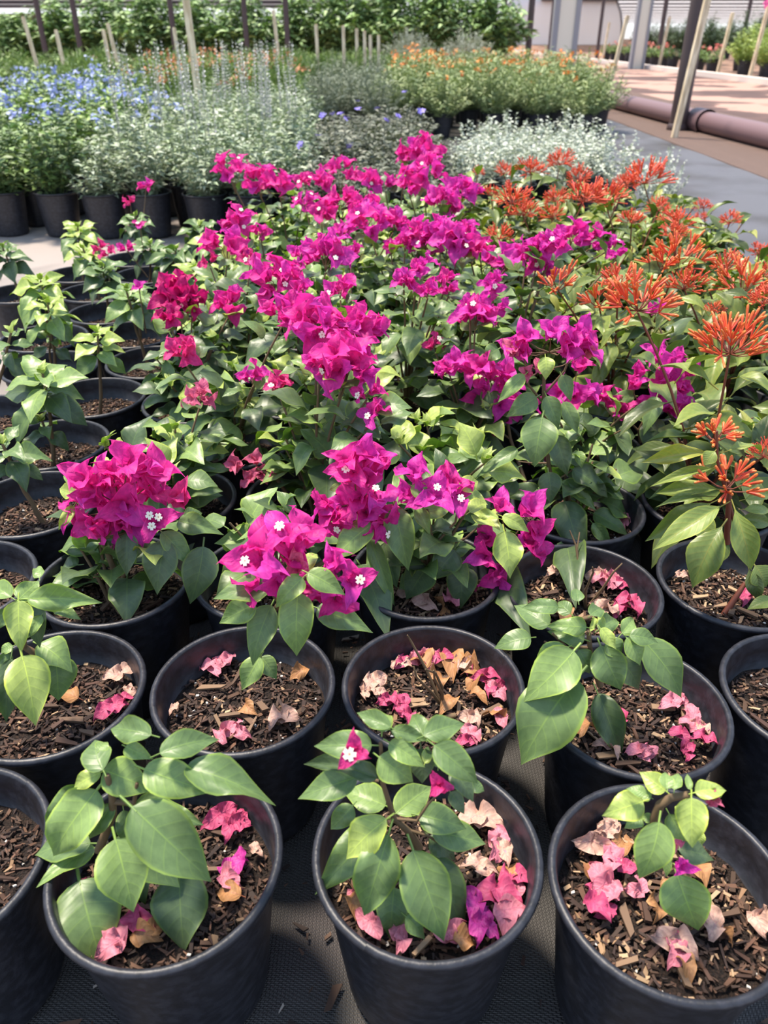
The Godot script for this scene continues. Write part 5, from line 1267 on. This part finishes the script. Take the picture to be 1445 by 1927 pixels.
func background() -> void:
	var green := [Color(0.1, 0.16, 0.06), Color(0.16, 0.24, 0.08), Color(0.22, 0.32, 0.1), Color(0.14, 0.2, 0.08)]
	var sage := [Color(0.28, 0.34, 0.22), Color(0.36, 0.42, 0.3), Color(0.45, 0.5, 0.38), Color(0.22, 0.29, 0.16), Color(0.34, 0.42, 0.24)]
	var silver := [Color(0.5, 0.54, 0.45), Color(0.62, 0.65, 0.55), Color(0.4, 0.45, 0.36)]
	var olive := [Color(0.13, 0.14, 0.1), Color(0.18, 0.2, 0.14), Color(0.26, 0.27, 0.2), Color(0.1, 0.12, 0.08)]
	var bright := [Color(0.2, 0.32, 0.07), Color(0.28, 0.42, 0.1), Color(0.36, 0.48, 0.14)]
	var blue := [Color(0.28, 0.34, 0.78), Color(0.4, 0.46, 0.86), Color(0.5, 0.55, 0.88)]
	var orange := [Color(0.82, 0.26, 0.05), Color(0.85, 0.38, 0.08), Color(0.78, 0.2, 0.05)]
	var sage_f := []
	var green_f := []
	var plumb_f := []
	var silver_f := []
	var olive_f := []
	var grass_f := []
	var milk_f := []
	var grey_f := []
	var sp := []
	var blue_b := []
	var orange_b := []
	var rust_b := []
	var violet_b := []
	for i in 3:
		sage_f.append(foliage(200 + i, 46, 22, 0.13, SOIL, 0.36, 0.034, 0.3, sage, 0.1, 0.1))
		green_f.append(foliage(210 + i, 40, 22, 0.14, SOIL, 0.38, 0.036, 0.45, green + [Color(0.2, 0.31, 0.08)], 0.1, 0.1))
		plumb_f.append(foliage(220 + i, 40, 18, 0.17, SOIL, 0.385, 0.045, 0.4, green + bright, 0.15, 0.1))
		silver_f.append(foliage(230 + i, 30, 26, 0.115, SOIL, 0.31, 0.019, 0.5, silver, 0.0, 0.2))
		olive_f.append(foliage(240 + i, 30, 18, 0.12, SOIL, 0.27, 0.035, 0.28, olive, 0.1, 0.15))
		grass_f.append(foliage(250 + i, 60, 8, 0.2, 0.1, 0.44, 0.11, 0.07, bright + green, 0.0, 0.9))
		milk_f.append(foliage(260 + i, 60, 24, 0.24, 0.12, 0.46, 0.05, 0.2, [Color(0.2, 0.27, 0.11), Color(0.29, 0.37, 0.15), Color(0.38, 0.44, 0.2)], 0.0, 0.35))
		grey_f.append(foliage(270 + i, 60, 24, 0.2, 0.1, 0.46, 0.05, 0.12, [Color(0.22, 0.26, 0.18), Color(0.31, 0.35, 0.26), Color(0.17, 0.2, 0.13)], 0.0, 0.3))
		sp.append(spikes(280 + i, 5, 0.1, 0.26, 0.62, [Color(0.5, 0.52, 0.46), Color(0.42, 0.4, 0.5), Color(0.56, 0.58, 0.52)]))
		blue_b.append(blooms(290 + i, 7, 8, 0.17, 0.3, 0.43, 0.026, 0.011, blue))
		orange_b.append(blooms(300 + i, 5, 10, 0.2, 0.38, 0.5, 0.028, 0.010, orange))
		rust_b.append(blooms(310 + i, 7, 9, 0.18, 0.4, 0.48, 0.04, 0.011, [Color(0.6, 0.2, 0.08), Color(0.55, 0.26, 0.14)]))
		violet_b.append(blooms(320 + i, 1, 2, 0.1, 0.28, 0.32, 0.012, 0.016, [Color(0.3, 0.24, 0.75)]))
	bed("potted_sage", "grey-green sage in black pot", "potted plant", "grey-green sages", -1.04, -0.36, -3.0, -5.6, 0.19, 0.2, sage_f, [], 3, 0.0, 11, -0.05, sp)
	bed("potted_salvia", "dark green leafy plant at left edge", "potted plant", "dark green leafy pots", -2.0, -1.2, -3.02, -3.7, 0.2, 0.2, green_f, blue_b, 3, 0.12, 12, -0.3)
	bed("potted_plumbago", "blue-flowered plumbago in left bed", "potted plant", "blue plumbagos", -1.95, -0.95, -3.95, -7.3, 0.26, 0.28, plumb_f, blue_b, 0, 0.8, 13, -0.3)
	bed("potted_ruellia", "low olive plant with narrow leaves", "potted plant", "low olive plants", -0.28, 0.24, -2.95, -5.2, 0.19, 0.22, olive_f, violet_b, 9, 0.35, 14)
	bed("potted_silver_bush", "silver-leaved bush right of centre", "potted plant", "silver bushes", 0.34, 0.88, -3.2, -4.3, 0.18, 0.2, silver_f, [], 9, 0.0, 15, 0.1)
	for a in [[1.16, -3.55], [1.28, -3.75]]:
		var t := thing("silver_bush", "sparse silver bush alone on the grey weed cloth, " + ("nearer of two" if a[1] > -3.6 else "farther of two"), "potted plant", Vector3(a[0], 0, a[1]), "silver bushes")
		part(t, "foliage", silver_f[1], Transform3D(Basis().scaled(Vector3(0.8, 1.15, 0.8)), Vector3(0, -SOIL * 1.15, 0)), null, true)
	bed("potted_milkweed", "orange-flowered milkweed before white column", "potted plant", "orange milkweeds", 0.1, 1.75, -6.3, -9.6, 0.34, 0.36, milk_f, orange_b, 1, 0.75, 16, 0.06)
	bed("potted_grey_bush", "feathery grey bush left of milkweeds", "potted plant", "feathery grey bushes", -0.42, -0.02, -6.0, -8.4, 0.36, 0.38, grey_f, [], 1, 0.0, 17)
	bed("potted_rust_grass", "upright grass with rust blooms", "potted plant", "rust-blooming grasses", -1.7, -0.6, -6.2, -9.0, 0.32, 0.36, grass_f, rust_b, 0, 0.75, 18, -0.06)
	bed("potted_bright_shrub", "bright green plant below the hedge", "potted plant", "bright green far plants", -5.0, -1.6, -8.6, -12.6, 0.42, 0.5, grass_f + plumb_f, [], 0, 0.0, 19, -0.2)
	bed("potted_tall_grass", "tall green grass before the hedge", "potted plant", "tall far grasses", -2.0, 0.6, -10.0, -13.4, 0.42, 0.5, grass_f, [], 0, 0.0, 20)
	var dome := foliage(400, 160, 26, 0.46, 0.15, 0.68, 0.06, 0.12, [Color(0.38, 0.4, 0.32), Color(0.46, 0.48, 0.4), Color(0.3, 0.33, 0.26)], 0.1, 0.5)
	for a in [[0.35, -12.2], [1.1, -12.0]]:
		var t := thing("pale_dome_bush", "pale grey dome-shaped bush behind the milkweeds, " + ("left" if a[0] < 0.6 else "right") + " half", "bush", Vector3(a[0], 0, a[1]), "pale dome bushes")
		part(t, "foliage", dome, Transform3D(Basis(Vector3.UP, a[0] * 7.0), Vector3.ZERO), null, true)
	# hedge of glossy strap-leaved shrubs
	var hedge := []
	for i in 3:
		hedge.append(foliage(500 + i, 140, 26, 0.8, 0.05, 1.3, 0.17, 0.3, [Color(0.14, 0.23, 0.08), Color(0.2, 0.33, 0.1), Color(0.32, 0.48, 0.15), Color(0.42, 0.57, 0.24), Color(0.13, 0.2, 0.08)], 0.25, -0.1))
	R.seed = 41
	var where := ["at the far left end", "second from the left", "third from the left", "fourth from the left", "left of centre", "in the centre", "right of centre", "fourth from the right", "third from the right", "second from the right", "at the right end", "last on the right"]
	for i in 12:
		var x := -7.6 + i * 0.86
		var t := thing("hedge_shrub", "glossy dark green shrub in the tall hedge, " + where[i], "shrub", Vector3(x, 0, -16.5 + rnd(-0.3, 0.3)), "hedge shrubs")
		var hs := 0.55 if i == 0 else (0.72 if i == 1 else rnd(0.88, 0.98))
		if i >= 8:
			hs = rnd(1.08, 1.2)
		part(t, "foliage", hedge[i % 3], Transform3D(Basis(Vector3.UP, rnd(0, 6)).scaled(Vector3(1, hs, 1))), null, true)
	# stakes
	stake(Vector3(-1.05, 0, -5.0), Vector3(-1.07, 0.88, -5.0), "tall pale wooden stake rising from the sage bed", 0.017)
	var names := ["leaning stake at the far left", "thin stake beside the leaning one", "short stake before the left hedge", "slanting stake before the left hedge", "stake between the two left posts", "tall stake in front of the centre hedge", "stake right of the tall centre stake", "first of five stakes in a row at centre", "second of five stakes in a row at centre", "third of five stakes in a row at centre", "fourth of five stakes in a row at centre", "last of five stakes in a row at centre"]
	var px := [[-3.93, -3.85, 0.8], [-3.6, -3.57, 0.68], [-3.08, -3.05, 0.68], [-3.02, -2.94, 0.74], [-2.3, -2.29, 0.7], [-1.2, -1.15, 0.86], [-0.744, -0.735, 0.73], [-0.446, -0.446, 0.72], [-0.3, -0.3, 0.69], [-0.214, -0.214, 0.67], [-0.15, -0.15, 0.63], [-0.06, -0.06, 0.63]]
	for i in px.size():
		stake(Vector3(px[i][1], 0, -10.0), Vector3(px[i][0], px[i][2], -10.0), "pale wooden " + names[i], 0.017)
	stake(Vector3(2.09, 0, -8.3), Vector3(2.2, 0.78, -8.3), "thin pale stake at the bend of the pipe", 0.016)
	stake(Vector3(2.11, 0, -6.22), Vector3(2.17, 0.85, -6.22), "pale stake leaning beside the dark post", 0.02)
	var rs := [[5.85, -14.2, 1.0, "right edge"], [5.85, -15.6, 0.95, "yellow-green shrub"], [5.85, -19.0, 0.95, "white post"], [5.85, -24.0, 0.9, "third bay"], [5.85, -28.0, 0.9, "fourth bay"], [5.85, -31.0, 0.9, "fifth bay"]]
	for a in rs:
		stake(Vector3(a[0], 0, a[1]), Vector3(a[0] + 0.06, a[2], a[1]), "white stake on the kerb near the " + a[3], 0.025)
	# posts
	var dark := mat(Color(0.3, 0.24, 0.24), 0.5)
	var grey := mat(Color(0.56, 0.56, 0.58), 0.5)
	post("steel_post", "thick dark brown post beside the pipe", Vector3(2.3, 0, -6.75), 3.2, 0.065, dark)
	post("steel_post", "dark post left of the broad white column", Vector3(2.75, 0, -17.2), 3.2, 0.06, dark)
	post("steel_post", "thin dark post between the grey post and the white column", Vector3(3.1, 0, -23.7), 3.2, 0.06, dark)
	post("steel_post", "grey post at the right end of the hedge", Vector3(3.15, 0, -27.5), 3.4, 0.13, grey)
	var lp := [[-5.15, "dark post at the left end of the hedge"], [-5.75, "slim dark post at the far left"], [-3.54, "dark post left of the near stake"], [-2.32, "dark post before the centre hedge"], [-1.63, "dark post right of the centre stake"]]
	for a in lp:
		post("steel_post", a[1], Vector3(a[0], 0, -15.3), 3.0, 0.045, dark)
	for a in [[6.3, -13.6, "dark post behind the kerb at right edge"], [6.4, -21.0, "dark post behind the white post"], [6.4, -27.0, "dark post in the third bay"], [6.4, -35.0, "dark post in the fifth bay"], [9.5, -24.0, "dark post deep in the right house"], [12.5, -24.0, "outer dark post deep in the right house"], [9.5, -34.0, "far dark post in the right house"]]:
		post("steel_post", a[2], Vector3(a[0], 0, a[1]), 3.3, 0.05, dark)
	for a in [[2.86, -14.4, 0.2, "broad white clad column at the aisle"], [5.45, -19.3, 0.15, "white clad column on the kerb"]]:
		var t := thing("clad_column", a[3], "column", Vector3(a[0], 0, a[1]), "clad columns")
		var k := MB.new()
		k.box(Vector3(0, 1.6, 0), Vector3(a[2] * 0.62, 0, 0), Vector3(0, 1.6, 0), Vector3(0, 0, 0.06))
		part(t, "panel", k.mesh(mat(Color(0.88, 0.85, 0.78), 0.6)))
		for s in [-1, 1]:
			var e := MB.new()
			e.box(Vector3(s * a[2] * 0.82, 1.6, 0), Vector3(a[2] * 0.2, 0, 0), Vector3(0, 1.6, 0), Vector3(0, 0, 0.08))
			part(t, "edge_channel", e.mesh(grey))
	# pipe with coupling
	var pt := thing("irrigation_pipe", "long brown pipe lying along the gravel strip", "pipe", Vector3.ZERO)
	var pm := MB.new()
	pm.tube([Vector3(2.72, 0.075, -2.0), Vector3(2.52, 0.075, -5.6), Vector3(2.42, 0.075, -7.0), Vector3(2.34, 0.075, -8.5), Vector3(2.3, 0.075, -10.5), Vector3(2.3, 0.075, -16)], 0.072, 0.072, 18)
	part(pt, "barrel", pm.mesh(mat(Color(0.47, 0.37, 0.38), 0.5)))
	var pc := MB.new()
	pc.tube([Vector3(2.45, 0.075, -6.55), Vector3(2.435, 0.075, -6.75)], 0.088, 0.088, 18)
	part(pt, "coupling", pc.mesh(mat(Color(0.44, 0.35, 0.36), 0.5)))
	# right hand bed
	var yel := foliage(600, 70, 26, 0.36, 0.14, 0.78, 0.07, 0.3, [Color(0.4, 0.5, 0.12), Color(0.5, 0.6, 0.2), Color(0.3, 0.42, 0.1)], 0.0, 0.2)
	var dk := foliage(601, 90, 24, 0.5, 0.14, 1.0, 0.09, 0.35, [Color(0.06, 0.1, 0.04), Color(0.1, 0.15, 0.06), Color(0.08, 0.13, 0.06)], 0.0, 0.2)
	var low := foliage(602, 40, 20, 0.22, 0.14, 0.42, 0.05, 0.4, green + bright, 0.0, 0.2)
	var pinkb := blooms(603, 9, 24, 0.2, 1.05, 1.25, 0.07, 0.03, [Color(0.7, 0.04, 0.3), Color(0.75, 0.1, 0.4)])
	var redb := blooms(604, 6, 8, 0.2, 0.4, 0.46, 0.04, 0.018, [Color(0.75, 0.16, 0.14), Color(0.8, 0.3, 0.25)])
	var big := func(t: Node3D, s: float) -> void:
		part(t, "pot", pot_mesh, Transform3D(Basis().scaled(Vector3.ONE * s)))
	var yr := [[6.15, -14.3], [6.85, -14.7], [6.15, -15.2], [6.8, -15.6], [6.85, -13.8]]
	for i in yr.size():
		var t := thing("potted_yellow_shrub", "yellow-green feathery shrub in a pot behind the kerb, %s one back" % ORD[i], "potted plant", Vector3(yr[i][0], 0, yr[i][1]), "yellow-green shrubs")
		big.call(t, 1.7)
		part(t, "foliage", yel, Transform3D(Basis(Vector3.UP, i * 1.3)), null, true)
	for i in 3:
		var t := thing("tall_pink_shrub", "tall shrub topped with pink flowers at the right edge, " + ["left", "middle", "right"][i] + " one", "shrub", Vector3(7.0 + i * 0.95, 0, -16.6 + i * 0.3), "tall pink shrubs")
		part(t, "foliage", dk, Transform3D(Basis(Vector3.UP, i)), null, true)
		part(t, "blossoms", pinkb, Transform3D(Basis(Vector3.UP, i * 2.0)), null, true)
	R.seed = 77
	for i in 12:
		var t := thing("potted_low_plant", "low green potted plant along the kerb, %s one back" % ORD[i], "potted plant", Vector3(6.15 + rnd(-0.08, 0.08), 0, -16.6 - i * 0.75), "low plants along the kerb")
		big.call(t, 1.6)
		part(t, "foliage", low, Transform3D(Basis(Vector3.UP, i * 1.1)), null, true)
		if i % 2 == 0:
			part(t, "blossoms", redb, Transform3D(Basis(Vector3.UP, i)), null, true)
	for i in 36:
		var t := thing("dark_shrub", "dark green shrub in the right bed, %s row back, %s from left" % [ORD[i / 6], ORD[i % 6]], "shrub", Vector3(7.2 + (i % 6) * 1.5 + (i / 6) * 0.8, 0, -18.5 - (i / 6) * 4.2 + rnd(-0.4, 0.4)), "dark shrubs in the right bed")
		big.call(t, 1.7)
		part(t, "foliage", dk, Transform3D(Basis(Vector3.UP, i * 0.9)), null, true)
	# shade roofs far behind, seen from below; white poly tunnels; earth bank
	var cloth := mat(Color(0.92, 0.9, 0.92), 0.8, Color(1.0, 1.0, 1.0))
	var gcloth := mat(Color(0.72, 0.7, 0.74), 0.8, Color(0.8, 0.8, 0.8))
	var rz := -40.0
	for i in 14:
		var dp := -rz * 0.062
		var t := thing("shade_roof_panel", "white shade-cloth roof panel of the right house, %s bay back" % ORD[i], "roof panel", Vector3(0, 0, rz), "white roof panels")
		var k := MB.new()
		k.box(Vector3(-rz * 0.55, 2.75, -dp), Vector3(-rz * 0.38, 0, 0), Vector3(0, 0.015, 0), Vector3(0, 0.012 * dp, dp * 0.9))
		part(t, "cloth", k.mesh(cloth))
		var b := MB.new()
		b.box(Vector3(-rz * 0.55, 2.7, 0.0), Vector3(-rz * 0.38, 0, 0), Vector3(0, 0.11, 0), Vector3(0, 0, 0.12))
		part(t, "beam", b.mesh(dark))
		rz -= dp * 2.0
	for i in 4:
		var t := thing("shade_roof_panel", "grey shade roof strip behind the hedge, %s bay back" % ["first", "second", "third", "fourth"][i], "roof panel", Vector3(0, 0, -34.0 - i * 7.0), "grey roof panels")
		var k := MB.new()
		k.box(Vector3(-14.5, 2.15, -3.3), Vector3(15.5, 0, 0), Vector3(0, 0.02, 0), Vector3(0, 0.02, 3.3))
		part(t, "cloth", k.mesh(gcloth))
		var b := MB.new()
		b.box(Vector3(-14.5, 2.05, 0.1), Vector3(15.5, 0, 0), Vector3(0, 0.06, 0), Vector3(0, 0, 0.08))
		part(t, "beam", b.mesh(dark))
	for i in 2:
		var t := thing("poly_tunnel", "white poly tunnel far behind the grey post, %s" % ["left one", "right one"][i], "greenhouse", Vector3(10.2 + i * 4.4, 0, -64), "white poly tunnels")
		var k := MB.new()
		var prof := []
		for j in 13:
			var a := PI * j / 12
			prof.append(Vector3(-cos(a) * 2.1, 0.6 + sin(a) * 2.8, 0))
		for j in 12:
			var s := k.v.size()
			for q in [prof[j], prof[j + 1], prof[j + 1] + Vector3(0, 0, -20), prof[j] + Vector3(0, 0, -20)]:
				k.p(q)
			k.q(s, s + 1, s + 2, s + 3)
		var c := k.p(Vector3(0, 0.6, 0))
		for j in 12:
			var s := k.p(prof[j])
			k.p(prof[j + 1])
			k.t(c, s, s + 1)
		k.box(Vector3(0, 0.3, -10), Vector3(2.1, 0, 0), Vector3(0, 0.3, 0), Vector3(0, 0, 10))
		part(t, "cover", k.mesh(mat(Color(0.95, 0.95, 0.96), 0.6)))
		var fr := MB.new()
		fr.tube(prof, 0.08, 0.08, 5)
		part(t, "hoop", fr.mesh(grey))
	var bank := MB.new()
	var f := FastNoiseLite.new()
	f.seed = 9
	f.frequency = 0.12
	for j in 9:
		for i in 41:
			var x := -60.0 + i * 1.2
			var s := j / 8.0
			bank.p(Vector3(x, (sin(PI * s) * 1.5 + 0.35 * f.get_noise_2d(x * 3.0, j * 6.0)) * (1.0 if i < 36 else (40 - i) / 5.0), -46.0 - j * 1.4))
	for j in 8:
		for i in 40:
			var o := j * 41 + i
			bank.q(o, o + 41, o + 42, o + 1)
	struct("earth_bank", bank.mesh(mat(Color(0.5, 0.38, 0.34), 0.95))).set_meta("label", "low brown earth bank at the far left")

func fallen() -> void:
	R.seed = 555
	for e in FALLEN:
		var dry: bool = e[0] == "d"
		var t := thing("dry_leaf" if dry else "fallen_bract", e[1], "leaf" if dry else "bract", Vector3(e[2], SOIL + rnd(0.004, 0.009), e[3]), "fallen petals and leaves in the pots")
		var s: float = e[4] * 1.3
		var a := rnd(0, TAU)
		if dry:
			var d := Vector3(cos(a), rnd(-0.1, 0.35), sin(a)).normalized()
			part(t, "blade", leaves.boug[R.randi() % 8], look(-d * s * 0.5, d, (Vector3.UP + rv() * 0.8).normalized(), s * 0.75, s * 2.2, s), M.bract9)
			continue
		var mm: String = "bract" + str({"m": 10, "p": 6, "t": 7, "u": 8}[e[0]])
		for i in 2:
			a += 2.2 + rnd(-0.5, 0.5)
			var d := Vector3(cos(a), rnd(0.05, 0.4), sin(a)).normalized()
			part(t, "petal", bracts[R.randi() % bracts.size()], look(-d * s * 0.15, d, (Vector3.UP + Vector3(0, 0, 0.4) + rv() * 0.5).normalized(), s * 0.8, s * 0.9, s * 0.7), M[mm])
